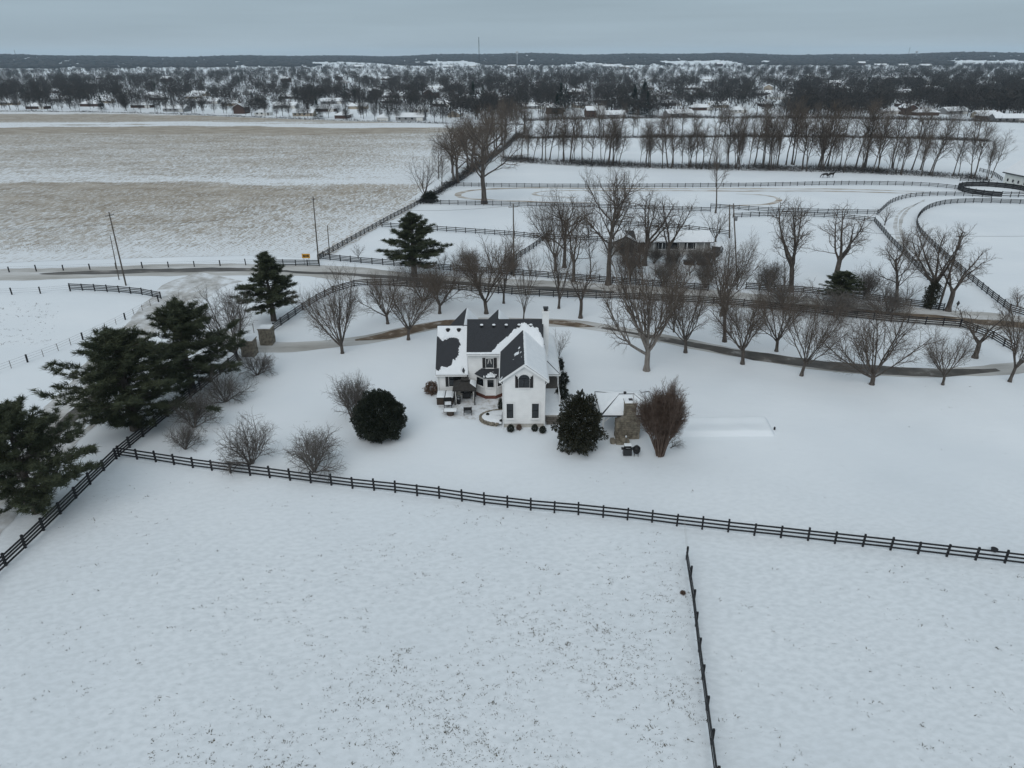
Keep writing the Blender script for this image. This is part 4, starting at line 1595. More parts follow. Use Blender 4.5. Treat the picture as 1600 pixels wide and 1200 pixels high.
# canopy (grill gazebo)
a, b = P(711, 633), P(742, 633)
gx0, gx1, gy0, gy1 = a.x, b.x, a.y, a.y + 2.3
gaz = empty('canopy', ((gx0 + gx1) / 2, (gy0 + gy1) / 2, 0), 0, 'dark fabric hip roofed canopy on four posts by the patio', 'canopy')
for (x, y) in ((gx0, gy0), (gx1, gy0), (gx0, gy1), (gx1, gy1)):
    g = MB()
    g.box(x - .06, x + .06, y - .06, y + .06, 0, 2.15)
    g.build('post', M['dark_metal'], gaz)
for (x, sg) in ((gx0 + .13, 1), (gx1 - .13, -1)):
    g = MB()
    g.tube([(x, gy0 - .02, .3), (x + sg * .03, gy0 - .04, .9), (x - sg * .02, gy0 - .02, 1.4), (x, gy0, 2.1)], [.09, .08, .07, .12], 7)
    g.build('tied_curtain', M['curtain'], gaz, smooth=True)
g = MB()
o_ = .22
A = [(gx0 - o_, gy0 - o_, 2.1), (gx1 + o_, gy0 - o_, 2.1), (gx1 + o_, gy1 + o_, 2.1), (gx0 - o_, gy1 + o_, 2.1)]
i_ = .62
B = [(gx0 + i_, gy0 + i_, 2.62), (gx1 - i_, gy0 + i_, 2.62), (gx1 - i_, gy1 - i_, 2.62), (gx0 + i_, gy1 - i_, 2.62)]
D = [(q[0], q[1], 1.92) for q in A]
g.add(D + A + B, [(k, (k + 1) % 4, 4 + (k + 1) % 4, 4 + k) for k in range(4)] + [(4 + k, 4 + (k + 1) % 4, 8 + (k + 1) % 4, 8 + k) for k in range(4)] + [(8, 9, 10, 11)])
ct = g.build('canopy_top', M['canvas'], gaz)
g = MB()
i2 = .72
g.slab([(gx0 + i2, gy0 + i2 + .3, 2.80), (gx1 - i2, gy0 + i2 + .3, 2.80), (gx1 - i2, gy1 - i2 + .2, 2.86), (gx0 + i2, gy1 - i2 + .2, 2.86)], .06)
g.build('vent_top', M['canvas'], gaz)
g = MB()
e1, e2 = Vector(A[1]), Vector(A[2])
t1, t2 = Vector(B[1]), Vector(B[2])
g.v = []
for j in range(9):
    for i in range(5):
        lo_, hi_ = e1.lerp(e2, .18 + .8 * j / 8), t1.lerp(t2, j / 8)
        q = lo_.lerp(hi_, .1 + .85 * i / 4)
        e_ = 0 if i in (0, 4) or j in (0, 8) else 1
        g.v.append((q.x + .01, q.y, q.z + .01 + e_ * .09))
for j in range(8):
    for i in range(4):
        q = j * 5 + i
        g.f.append((q, q + 1, q + 6, q + 5))
g.build('snow_patch', M['roofsnow'], ct, smooth=True)


def grill(loc, label, s=1.0):
    o = empty('grill', loc, 0, label, 'grill')
    x, y, z = loc
    g = MB()
    g.box(x - .55 * s, x + .55 * s, y - .28, y + .28, .12, .82)
    g.build('cabinet', M['dark_metal'], o)
    g = MB()
    g.tube([(x - .42 * s, y, .98), (x + .42 * s, y, .98)], .27, 12)
    g.build('hood', M['black'], o, smooth=True)
    g = MB()
    g.tube([(x - .3 * s, y - .3, 1.0), (x + .3 * s, y - .3, 1.0)], .02, 6)
    g.build('handle', M['metal'], o)
    for sx in (-1, 1):
        g = MB()
        g.box(x + sx * .57 * s - .02, x + sx * .57 * s + .24 * sx, y - .24, y + .24, .80, .85) if sx > 0 else g.box(x - .81 * s, x - .56 * s, y - .24, y + .24, .80, .85)
        g.build('side_shelf', M['dark_metal'], o)
    for sx in (-.45, .45):
        g = MB()
        g.tube([(x + sx * s - .03, y, .08), (x + sx * s + .03, y, .08)], .08, 10)
        g.build('wheel', M['black'], o)
    return o


grill(((gx0 + gx1) / 2 + .1, gy1 - .45, 0), 'black barbecue grill under the dark canopy', .9)
for k, (dx, dy, lb) in enumerate(((.42, .35, 'small black kettle at the front of the canopy'), (.40, .95, 'small black kettle deeper under the canopy'))):
    o = empty('kettle', (gx0 + dx, gy0 + dy, 0), 0, lb, 'kettle')
    g = MB()
    g.lathe((gx0 + dx, gy0 + dy, 0), [(.20, 0), (.22, .3), (.24, .62), (.22, .7)], 12)
    g.build('body', M['black'], o, smooth=True)
    g = MB()
    g.lathe((gx0 + dx, gy0 + dy, .7), [(.23, 0), (.18, .08), (.05, .12)], 12)
    g.build('lid', M['metal'], o, smooth=True)


# patio chairs, fire table
def chair(c, rz, label):
    o = empty('patio_chair', (0, 0, 0), 0, label, 'chair', None)
    for sx in (-.40, .40):
        for (yy, hh) in ((-.36, .62), (.36, .95)):
            g = MB()
            g.box(sx - .03, sx + .03, yy - .03, yy + .03, 0, hh)
            g.build('leg', M['black'], o)
        g = MB()
        g.box(sx - .04, sx + .04, -.40, .36, .62, .66)
        g.build('armrest', M['black'], o)
    g = MB()
    g.box(-.38, .38, -.38, .36, .38, .43)
    st = g.build('seat', M['black'], o)
    g = MB()
    g.box(-.35, .35, -.36, .30, .43, .53)
    g.build('snow', M['roofsnow'], st)
    g = MB()
    g.box(-.38, .38, .34, .38, .92, .99)
    for k in range(7):
        g.box(-.35 + k * .11, -.30 + k * .11, .345, .375, .43, .92)
    g.box(-.37, .37, .352, .368, .60, .92)
    g.build('backrest', M['black'], o)
    o.location = c
    o.rotation_euler = (0, 0, rz)
    o.scale = (1.1, 1.1, 1.1)
    return o


c1 = P(731, 647)
chair((c1.x, c1.y, 0), math.pi + .05, 'black patio chair with snowy seat standing before the canopy')
c1 = P(700, 636)
chair((c1.x, c1.y, 0), 0.1, 'black patio chair between the hot tub and the fire table')
c1 = P(704, 648)
ft = empty('fire_table', (c1.x, c1.y, 0), 0, 'square fire table with snow on top on the patio', 'table')
g = MB()
g.lathe((c1.x, c1.y, 0), [(.42, 0), (.45, .1), (.40, .50), (.46, .56)], 10)
g.build('base', M['wicker'], ft)
g = MB()
g.box(c1.x - .78, c1.x + .78, c1.y - .5, c1.y + .5, .56, .63)
tt = g.build('tabletop', M['grey_wood'], ft)
g = MB()
for j in range(7):
    for i in range(9):
        e_ = 0 if i in (0, 8) or j in (0, 6) else 1
        g.v.append((c1.x - .74 + 1.48 * i / 8, c1.y - .46 + .92 * j / 6, .632 + e_ * .07))
for j in range(6):
    for i in range(8):
        q = j * 9 + i
        g.f.append((q, q + 1, q + 10, q + 9))
g.build('snow', M['roofsnow'], tt, smooth=True)
# raised bed with a curved stone edge
c1 = P(786, 655)
bed = empty('raised_bed', (c1.x, c1.y, 0), 0, 'curved stone edged planting bed full of snow against the house', 'planting bed')
bl = P(752, 652)
R1 = c1.x - bl.x
rs = random.Random(3)
for row in range(2):
    for k in range(15):
        a0 = math.pi * .48 + (math.pi * 1.02) * (k + .5 * row) / 15.5
        cx_, cy_ = c1.x - .15 + R1 * math.cos(a0) * .97, c1.y + 1.75 * math.sin(a0)
        g = MB()
        l_, d_ = rs.uniform(.19, .25), rs.uniform(.11, .15)
        ta = a0 + math.pi / 2
        cc, ss = math.cos(ta), math.sin(ta)
        pts = []
        for z in (0, .19):
            for (u_, v_) in ((-l_, -d_), (l_, -d_), (l_ * .9, d_), (-l_ * .9, d_)):
                jz = rs.uniform(-.02, .02)
                pts.append((cx_ + u_ * cc - v_ * ss, cy_ + u_ * ss + v_ * cc, row * .2 + z + (jz if z else 0)))
        g.add(pts, [(3, 2, 1, 0), (4, 5, 6, 7), (0, 1, 5, 4), (1, 2, 6, 5), (2, 3, 7, 6), (3, 0, 4, 7)])
        g.build('stone', M['stone'], bed)
g = MB()
cen = (c1.x - .15, c1.y, .50)
ring = []
for q_ in (0.0, .5, .85, .97):
    for k in range(17):
        a0 = math.pi * .48 + math.pi * 1.02 * k / 16
        g.v.append((cen[0] + R1 * .97 * q_ * math.cos(a0), cen[1] + 1.75 * q_ * math.sin(a0), [.46, .48, .44, .30][[0, .5, .85, .97].index(q_)] + .03 * math.sin(k * 2.3 + q_ * 9)))
for j in range(3):
    for k in range(16):
        q = j * 17 + k
        g.f.append((q, q + 17, q + 18, q + 1))
g.build('snow', M['roofsnow'], bed, smooth=True)
for (px_, py_, s, lb) in ((762, 648, .5, 'low evergreen clump poking through the snow of the raised bed'), (783, 658, .45, 'small dark shrub at the house end of the raised bed')):
    q = P(px_, py_, .45)
    o = plant('bed_plant', 'smallbush', q, .45 * s + .1, .9 * s, lb, 'plant', crown='foliage', trunk='stem')
    o.location.z = .40
# clipped shrubs in a line at the foundation
for k, (px_, py_, r__, lb) in enumerate(((798, 674, .46, 'clipped black round shrub at the left end of the foundation'), (811, 671, .36, 'small brown round shrub, second along the foundation'), (835.5, 673, .42, 'clipped black round shrub, third along the foundation'), (848, 676, .44, 'clipped black round shrub at the right end of the foundation'))):
    q = P(px_, py_)
    o = plant('round_shrub', 'smallbush' if k != 1 else 'hydrangea', q, r__ * 2.0, r__ * 2.0, lb, 'shrub', 'round shrubs along the foundation', crown='foliage', trunk='stem')
plant_px('hydrangea', 'hydrangea', 675, 614, 594, 26, 'brown dried hydrangea shrub at the corner of the house', cat='shrub', crown='foliage', trunk='stem')
plant_px('foundation_shrub', 'dwarf', 783, 612, 598, 9, 'narrow dark shrub in the corner beside the bay window', cat='shrub', crown='foliage', trunk='stem')
plant_px('foundation_shrub', 'dwarf', 782, 642, 618, 9, 'narrow dark shrub against the side wall above the raised bed', cat='shrub', crown='foliage', trunk='stem')
plant_px('hedge_shrub', 'dwarf', 876, 578, 556, 12, 'dark slim evergreen shrub beside the porch roof', cat='shrub', crown='foliage', trunk='stem')
plant_px('hedge_shrub', 'dwarf', 880, 600, 578, 20, 'loose dark shrub along the porch edge', cat='shrub', crown='foliage', trunk='stem')
plant_px('hedge_shrub', 'dwarf', 878, 622, 598, 24, 'dark shrub between the porch and the evergreen magnolia', cat='shrub', crown='foliage', trunk='stem')
plant_px('ornamental_tree', 'young1', 873, 560, 512, 36, 'small crooked bare tree beside the porch roof', rz=1.0)

# globe evergreen, magnolia, crape myrtle, bare shrubs
plant_px('globe_evergreen', 'globe', 595, 683, 606, 86, 'large near-black globe shaped evergreen on the lawn', cat='shrub', crown='foliage')
plant_px('magnolia', 'magnolia', 904, 701, 608, 80, 'dark evergreen magnolia between the house and the pavilion', rz=.4)
plant_px('crape_myrtle', 'myrtle', 1031, 712, 604, 72, 'brown vase shaped crape myrtle beside the stone fireplace', cat='shrub')
q = P(1048, 700)
plant('sapling', 'young0', q, 1.5, 2.4, 'thin arching sapling at the foot of the crape myrtle', 'shrub', lean=(0, .75), rz=0)
plant_px('bare_shrub', 'shrubgrey', 551, 653, 583, 74, 'pale grey bare shrub behind the globe evergreen', cat='shrub')
for (px_, py_, ty, wp, ky, lb) in ((393, 725, 648, 100, 'shrub0', 'wide bare shrub near the black fence, left of its twin'), (490, 737, 667, 104, 'shrub1', 'wide bare shrub closest to the front fence, right of its twin'),
                                   (303, 668, 612, 84, 'shrub2', 'bare shrub under the pines just inside the black fence'), (352, 628, 572, 78, 'shrub0', 'bare shrub by the fence between two other shrubs'),
                                   (402, 586, 545, 60, 'shrub1', 'bare shrub by the fence closest to the gate pillars'), (290, 702, 662, 60, 'shrub2', 'small low bare shrub by the fence corner')):
    plant_px('bare_shrub', ky, px_, py_, ty, wp, lb, cat='shrub', group='bare shrubs along the fence')

# ------------------------------------------------------------------ pavilion with stone fireplace, pool
pav = empty('pavilion', (12.7, 70.0, 0), 0, 'open timber pavilion with snowy roof and dark hip lines', 'pavilion')
px0, px1, py0, py1 = 9.6, 16.0, 68.4, 74.6
for (x, y) in ((px0 + .35, py0 + .3), (px1 - .35, py0 + .3), (px0 + .35, py1 - .3), (px1 - .35, py1 - .3)):
    g = MB()
    g.box(x - .1, x + .1, y - .1, y + .1, 0, 2.4)
    g.build('post', M['trim'], pav)
    g = MB()
    sg = 1 if x < 12 else -1
    g.tube([(x, y, 1.6), (x + sg * .75, y, 2.35)], .06, 6)
    g.build('brace', M['trim'], pav)
g = MB()
g.box(px0 + .1, px1 - .1, py0 + .2, py0 + .4, 2.35, 2.55)
g.box(px0 + .1, px1 - .1, py1 - .4, py1 - .2, 2.35, 2.55)
g.build('beam', M['trim'], pav)
g = MB()
ymid, rz_ = (py0 + py1) / 2, 3.75
E0, E1, E2, E3 = [Vector(q) for q in ((px0, py0, 2.58), (px1, py0, 2.58), (px1, py1, 2.58), (px0, py1, 2.58))]
R0, R1_ = Vector((px0 + 2.4, ymid, rz_)), Vector((px1 - 2.4, ymid, rz_))
g.quad(E0, E1, R1_, R0)
g.quad(E2, E3, R0, R1_)
g.tri(E3, E0, R0)
g.tri(E1, E2, R1_)
g.add([q - Z_ * .12 for q in (E0, E1, E2, E3)] + [E0, E1, E2, E3], [(k, (k + 1) % 4, 4 + (k + 1) % 4, 4 + k) for k in range(4)] + [(3, 2, 1, 0)])
pro = g.build('roof', M['shingle'], pav)


def tri_snow(name, A_, B_, C_, D_, parent, inset=.07, th=.12, n=14):
    """snow on a quad A B (eave) C D (ridge), kept clear of its hips"""
    g = MB()
    nrm = (B_ - A_).cross(C_ - A_).normalized()
    for j in range(n + 1):
        for i in range(n + 1):
            u_, v_ = inset + (1 - 2 * inset) * i / n, .02 + .95 * j / n
            q = A_.lerp(B_, u_).lerp(D_.lerp(C_, u_), v_)
            e_ = 0 if i in (0, n) or j in (0, n) else 1
            g.v.append(tuple(q + nrm * (.012 + e_ * (th + .02 * math.sin(i * 1.3 + j * .9)))))
    for j in range(n):
        for i in range(n):
            k = j * (n + 1) + i
            g.f.append((k, k + 1, k + n + 2, k + n + 1))
    return g.build(name, M['roofsnow'], parent, smooth=True)


tri_snow('snow_patch', E0, E1, R1_, R0, pro, .022)
tri_snow('snow_patch', E2, E3, R0, R1_, pro, .03)
tri_snow('snow_patch', E3, E0, R0, R0 + Vector((.01, .02, 0)), pro, .03)
tri_snow('snow_patch', E1, E2, R1_, R1_ + Vector((.01, .02, 0)), pro, .03)
g = MB()
g.lathe((R0.x + .6, ymid, rz_ - .05), [(.14, 0), (.14, .2), (.2, .24), (.05, .34)], 8)
g.build('finial', M['dark_metal'], pav)
# fireplace of rough stones
fire = empty('stone_fireplace', (12.5, 67.6, 0), 0, 'rough stone outdoor fireplace with stepped shoulders and chimney', 'fireplace')


def stone_wall(mb, x0, x1, yf, z0, z1, dep, rs, clip=None, ax=0):
    z = z0
    while z < z1 - .02:
        h = min(rs.uniform(.16, .28), z1 - z)
        a0, a1 = clip(z + h / 2) if clip else (x0, x1)
        x = a0
        while x < a1 - .02:
            l_ = min(rs.uniform(.22, .5), a1 - x)
            if a1 - x - l_ < .12:
                l_ = a1 - x
            o_ = rs.uniform(.0, .06)
            e_ = .018
            if ax == 0:
                mb.box(x + e_, x + l_ - e_, yf - .03 - o_, yf + .1, z + e_, z + h - e_)
            else:
                mb.box(yf - .1 if ax < 0 else yf - .1, yf + .03 + o_, x + e_, x + l_ - e_, z + e_, z + h - e_) if ax > 0 else mb.box(yf - .03 - o_, yf + .1, x + e_, x + l_ - e_, z + e_, z + h - e_)
            x += l_
        z += h


rs = random.Random(5)
fx0, fx1, fy = 11.32, 13.82, 67.85
cx0, cx1 = 12.15, 13.28


def fclip(z):
    if z < 2.15:
        return (fx0, fx1)
    if z < 2.75:
        k = (z - 2.15) / .6
        return (fx0 + (cx0 - fx0) * k, fx1 + (cx1 - fx1) * k)
    return (cx0, cx1)


g = MB()
g.box(fx0 + .02, fx1 - .02, fy + .02, fy + 1.0, 0, 2.15)
g.add([(fx0 + .02, fy + .02, 2.15), (fx1 - .02, fy + .02, 2.15), (cx1, fy + .02, 2.75), (cx0, fy + .02, 2.75), (fx0 + .02, fy + .9, 2.15), (fx1 - .02, fy + .9, 2.15), (cx1, fy + .9, 2.75), (cx0, fy + .9, 2.75)], [(0, 1, 2, 3), (5, 4, 7, 6), (1, 5, 6, 2), (4, 0, 3, 7)])
g.box(cx0 + .02, cx1 - .02, fy + .02, fy + .95, 2.7, 4.30)
g.build('mortar_core', M['mortar'], fire)
g = MB()
stone_wall(g, fx0, fx1, fy, 0, 4.3, .1, rs, fclip)
stone_wall(g, fy, fy + 1.0, fx1, 0, 2.15, .1, rs, None, 1)
stone_wall(g, fy, fy + 1.0, fx0, 0, 2.15, .1, rs, None, -1)
stone_wall(g, fy, fy + .95, cx1, 2.75, 4.3, .1, rs, None, 1)
stone_wall(g, fy, fy + .95, cx0, 2.75, 4.3, .1, rs, None, -1)
so_ = g.build('stonework', M['stone'], fire)
so_['kind'] = 'stuff'
g = MB()
g.box(cx0 - .12, cx1 + .12, fy - .14, fy + 1.1, 4.30, 4.42)
cap = g.build('cap_slab', M['stone'], fire)
g = MB()
g.add([(cx0 - .1, fy - .12, 4.42), (cx1 + .1, fy - .12, 4.42), (cx1 + .1, fy + 1.08, 4.42), (cx0 - .1, fy + 1.08, 4.42), (cx0 + .05, fy + .02, 4.54), (cx1 - .05, fy + .02, 4.54), (cx1 - .05, fy + .95, 4.54), (cx0 + .05, fy + .95, 4.54)],
      [(4, 5, 6, 7), (0, 1, 5, 4), (1, 2, 6, 5), (2, 3, 7, 6), (3, 0, 4, 7)])
g.build('snow', M['roofsnow'], cap)
g = MB()
g.box((cx0 + cx1) / 2 - .2, (cx0 + cx1) / 2 + .2, fy + .3, fy + .7, 4.40, 4.62)
g.build('flue', M['dark_metal'], fire)
g = MB()
for k in range(26):
    hx, hy = rs.uniform(10.75, 12.5), rs.uniform(66.7, 67.6)
    s = rs.uniform(.14, .26)
    g.add([(hx + s * rs.uniform(.7, 1.2) * sx, hy + s * rs.uniform(.7, 1.2) * sy, zz) for zz in (0, s * rs.uniform(1.2, 2.2)) for sx, sy in ((-1, -1), (1, -1), (1, 1), (-1, 1))], [(3, 2, 1, 0), (4, 5, 6, 7), (0, 1, 5, 4), (1, 2, 6, 5), (2, 3, 7, 6), (3, 0, 4, 7)])
sp_ = g.build('stone_border', M['stone'], fire)
sp_['kind'] = 'stuff'
q = P(981, 713)
gr2 = grill((q.x - .05, q.y + .2, 0), 'black barbecue grill with snow standing before the fireplace', .8)
g = MB()
g.box(q.x - .42, q.x + .32, q.y + .0, q.y + .4, 1.22, 1.34)
g.build('snow', M['roofsnow'], gr2)
q = P(994, 712)
o = empty('kamado_grill', (q.x, q.y, 0), 0, 'round black egg shaped grill next to the barbecue', 'grill')
g = MB()
g.lathe((q.x, q.y, .25), [(.12, 0), (.30, .12), (.40, .38), (.41, .5)], 14)
g.build('bowl', M['black'], o, smooth=True)
g = MB()
g.lathe((q.x, q.y, .76), [(.41, 0), (.38, .2), (.25, .36), (.08, .43), (.06, .52)], 14)
g.build('lid', M['black'], o, smooth=True)
for k in range(4):
    g = MB()
    a0 = k * math.pi / 2 + .6
    g.tube([(q.x + .3 * math.cos(a0), q.y + .3 * math.sin(a0), 0), (q.x + .24 * math.cos(a0), q.y + .24 * math.sin(a0), .45)], .03, 5)
    g.build('leg', M['dark_metal'], o)
q = P(977, 700)
o = empty('torch_post', (q.x, q.y, 0), 0, 'thin pale post standing between the grill and the fireplace', 'post')
g = MB()
g.tube([(q.x, q.y, 0), (q.x, q.y, 1.3)], .04, 6)
g.build('shaft', M['grey_wood'], o)
g = MB()
g.lathe((q.x, q.y, 1.3), [(.07, 0), (.09, .15), (.05, .2)], 8)
g.build('snow_cap', M['roofsnow'], o, smooth=True)
# covered pool
A_, B_, C_, D_ = P(1066, 655), P(1199, 653.5), P(1213, 682), P(1058, 683)
g = MB()
n1, n2 = 60, 24
for j in range(n2 + 1):
    for i in range(n1 + 1):
        u_, v_ = i / n1, j / n2
        q = D_.lerp(C_, u_).lerp(A_.lerp(B_, u_), v_)
        eu, ev = min(u_, 1 - u_) * 10.5, min(v_, 1 - v_) * 4.6
        h = .52 * float(sstep(0, .55, eu)) * float(sstep(0, .55, ev)) + .02 * math.sin(u_ * 19 + v_ * 5)
        h -= .13 * math.exp(-((v_ - .55) / .20) ** 2) * float(sstep(.3, 1.3, eu))
        g.v.append((q.x, q.y, gzf(q.x, q.y) - .03 + max(0, h)))
for j in range(n2):
    for i in range(n1):
        k = j * (n1 + 1) + i
        g.f.append((k, k + 1, k + n1 + 2, k + n1 + 1))
o = g.build('covered_pool', M['snow'], None, None, True)
tag(o, 'long low rectangular pool cover under smooth snow', 'pool')
q = P(1210, 671)
o = empty('pool_light', (q.x, q.y, gzf(q.x, q.y)), 0, 'small dark knob poking up at the far corner of the pool', 'post')
g = MB()
g.lathe((q.x, q.y, gzf(q.x, q.y)), [(.10, 0), (.12, .25), (.06, .36)], 8)
g.build('body', M['black'], o)

# ------------------------------------------------------------------ fences
def unit_box(name, sx, sy, sz, m, z0=0.0, x0=None):
    g = MB()
    g.box(-sx / 2 if x0 is None else x0, sx / 2 if x0 is None else x0 + sx, -sy / 2, sy / 2, z0, z0 + sz)
    me = g.mesh(name)
    me.materials.append(m)
    return me


POST = unit_box('post', .15, .15, 1.42, M['fence'], -.12)
RAIL = unit_box('rail', 1.0, .045, .16, M['fence'], -.08, 0.0)
WPOST = unit_box('wood_post', .17, .17, 1.35, M['fence'], -.1)
TPOST = unit_box('thin_post', .06, .06, 1.15, M['grey_wood'], -.1)


def resample(pts, step):
    """points at about the given step along a polyline, keeping its corners when they are sharp"""
    sp = pts
    d = [0.0]
    for i in range(1, len(sp)):
        d.append(d[-1] + (sp[i] - sp[i - 1]).length)
    n = max(1, round(d[-1] / step))
    out = []
    for k in range(n + 1):
        t = d[-1] * k / n
        i = max(j for j in range(len(d)) if d[j] <= t + 1e-6)
        i = min(i, len(sp) - 2)
        out.append(sp[i].lerp(sp[i + 1], (t - d[i]) / max(1e-6, d[i + 1] - d[i])))
    return out


def put(name, me, parent, loc, rz=0.0, ry=0.0, scale=(1, 1, 1)):
    o = bpy.data.objects.new(name, me)
    C.objects.link(o)
    o.parent = parent
    o.location = Vector(loc) - ORG[parent.name]
    o.rotation_euler = (0, ry, rz)
    o.scale = scale
    return o


def fence(label, pxs, heights, step=2.44, curve=False, bays=2, joined=False, group=None, post=True, top=1.25, seed=0, name='board_fence', width=1.0):
    pts = [P(*q) for q in pxs]
    for q in pts:
        q.z = 0
    if curve:
        pts = spline(pts, 1.0)
    st = resample(pts, step)
    r_ = random.Random(seed + 77)
    for q in st:
        q.z = gzf(q.x, q.y)
    o = empty(name, tuple(st[0]), 0, label, 'fence', group)
    n = len(st)
    for i, q in enumerate(st):
        t = st[min(i + 1, n - 1)] - st[max(i - 1, 0)]
        put('post', POST, o, q + Vector((r_.uniform(-.03, .03), r_.uniform(-.03, .03), 0)), math.atan2(t.y, t.x), r_.gauss(0, .018), (width, width, top / 1.25 * r_.uniform(.93, 1.06)))
    mbj = MB()
    for h in heights:
        i = 0
        while i < n - 1:
            j = min(i + bays, n - 1)
            a, b = st[i].copy(), st[j].copy()
            if bays > 1 and j - i > 1:
                mid = st[i + 1]
                if ((a + b) / 2 - mid).length > .18:
                    j = i + 1
                    b = st[j].copy()
            t = b - a
            nr = Vector((t.y, -t.x, 0)).normalized() * .095
            l_ = t.length
            zz = h + r_.uniform(-.02, .02)
            if joined:
                a2, b2 = a + nr + Z_ * (zz), b + nr + Z_ * (h + r_.uniform(-.02, .02))
                e_ = Z_ * .08 * width
                w2 = nr.normalized() * .03
                mbj.add([a2 - e_ - w2, b2 - e_ - w2, b2 + e_ - w2, a2 + e_ - w2, a2 - e_ + w2, b2 - e_ + w2, b2 + e_ + w2, a2 + e_ + w2], [(0, 1, 2, 3), (7, 6, 5, 4), (3, 2, 6, 7), (0, 4, 5, 1)])
            else:
                put('rail', RAIL, o, a + nr + Z_ * zz, math.atan2(t.y, t.x), -math.atan2(t.z + r_.uniform(-.03, .03), math.hypot(t.x, t.y)), (l_ * 1.004, 1, width))
            i = j
    if joined:
        mbj.build('rails', M['fence'], o)
    return o


H4 = (.28, .58, .88, 1.17)
H3 = (.36, .74, 1.12)
fence('black four board fence running beside the lane and the pines', [(-90, 985), (0, 892), (95, 803), (187, 713), (250, 661), (310, 613), (372, 563)], H4, seed=1, width=1.15)
fence('black three board fence crossing the foreground between lawn and pasture', [(187, 714), (400, 744), (640, 774), (860, 800), (1066, 822), (1280, 848), (1600, 883), (1760, 902)], H3, step=2.22, seed=2)
fence('black fence dividing the two foreground pastures', [(1073, 874), (1082, 925), (1092, 1010), (1103, 1100), (1117, 1205), (1128, 1290)], H3, seed=3)
fence('black board fence along the near side of the road from the gate pillar', [(428, 517), (460, 494), (500, 468), (535, 453), (575, 446), (680, 451), (840, 463), (1000, 469), (1126, 476), (1260, 489), (1390, 503), (1500, 511)], H4, curve=True, seed=4)
fence('black board fence slanting away from the road bend at the lower right', [(1500, 511), (1548, 529), (1586, 552)], H4, seed=5)
fence('black board fence along the far side of the road', [(500, 405), (560, 411), (690, 422), (840, 433), (960, 443), (1106, 455)], H4, seed=6)
fence('black board fence along the far side of the road beyond the drive gap', [(1165, 452), (1270, 459), (1360, 470), (1474, 486)], H4, seed=7)
fence('black board fence with four rails along the edge of the stubble field', [(497, 407), (560, 371), (610, 343), (657, 318)], H4, bays=2, seed=8)
fence('short black board fence by the corner of the road and the field fence', [(424, 415), (460, 415), (499, 416)], H4, seed=9)
fence('curved black board fence at the mouth of the lane', [(110, 453), (150, 455), (195, 458), (230, 462), (252, 467)], H4, curve=True, seed=10)
fence('board fence between the two snowy paddocks beyond the road', [(597, 355), (700, 362), (800, 369), (838, 373), (950, 378)], H3, joined=True, seed=11)
fence('short board fence running down from the paddock corner to the road', [(862, 366), (835, 388), (800, 411)], H4, joined=True, seed=12)
fence('board fence along the near side of the exercise track', [(662, 319), (800, 322), (900, 324), (1010, 328), (1110, 331)], H3, joined=True, seed=13)
fence('board fence behind the white ranch house', [(950, 352), (1060, 358), (1140, 368)], H3, joined=True, seed=14)
fence('board fence along the far side of the exercise track', [(690, 291), (850, 293), (1000, 293), (1150, 292), (1330, 289), (1440, 291), (1505, 297)], H3, joined=True, seed=15, curve=True)
fence('upper board fence of the double fence beyond the ranch house', [(1110, 325), (1200, 331), (1300, 334), (1370, 335)], H3, joined=True, seed=16)
fence('lower board fence of the double fence beyond the ranch house', [(1145, 340), (1230, 338), (1300, 341), (1366, 347)], H3, joined=True, seed=17, curve=True)
fence('black board fence down the left side of the curving farm lane', [(1366, 347), (1390, 376), (1420, 406), (1450, 438), (1474, 462)], H4, joined=True, seed=18)
fence('curved board fence on the inner bend of the farm lane by the track', [(1372, 335), (1392, 318), (1420, 309), (1460, 306), (1520, 307), (1549, 310)], H3, joined=True, seed=19, curve=True)
fence('board fence around the far right paddock, curving along the farm lane', [(1700, 322), (1600, 319), (1530, 317), (1480, 319), (1450, 327), (1434, 342), (1434, 358), (1450, 378), (1500, 424), (1545, 462), (1577, 487)], H4, joined=True, seed=20, curve=True)
fence('black board fence along the road past the farm lane mouth', [(1577, 487), (1610, 497), (1700, 516)], H4, seed=21)
fence('weathered board fence at the edge of the stubble field below the hedgerow trees', [(657, 319), (690, 300), (725, 280), (762, 254), (800, 226)], H4, joined=True, seed=22)
fence('board fence beside the white barn', [(1545, 287), (1530, 284), (1500, 283)], H3, joined=True, seed=23)
fence('board fence running uphill behind the white barn', [(1565, 283), (1552, 274), (1530, 268)], H3, joined=True, seed=24)


def post_row(name, label, pxs, step, me, wire=True, alt=None, group=None):
    pts = [P(*q) for q in pxs]
    st = resample(pts, step)
    o = empty(name, tuple(st[0]), 0, label, 'fence', group)
    r_ = random.Random(len(label))
    for i, q in enumerate(st):
        thin = alt and i % alt
        put('post', TPOST if thin else me, o, (q.x, q.y, 0), r_.uniform(-.2, .2), r_.uniform(-.04, .04), (1, 1, r_.uniform(.9, 1.08)))
    if wire:
        for h in (.4, .75, 1.08):
            g = MB()
            g.tube([(q.x, q.y, h) for q in st], .012, 3, False)
            g.build('wire', M['dark_metal'], o)
    return o


post_row('wire_fence', 'wire fence with dark posts between the road and the stubble field', [(-160, 432), (0, 426), (120, 422), (300, 417), (424, 413)], 5.0, WPOST)
post_row('wire_fence', 'wire fence of thin stakes and dark posts beside the lane', [(-60, 607), (0, 582), (90, 549), (180, 508), (248, 472)], 2.3, WPOST, alt=4)
post_row('wire_fence', 'short wire fence with dark posts on the near side of the road', [(-120, 467), (0, 461), (60, 459), (110, 455)], 5.0, WPOST)

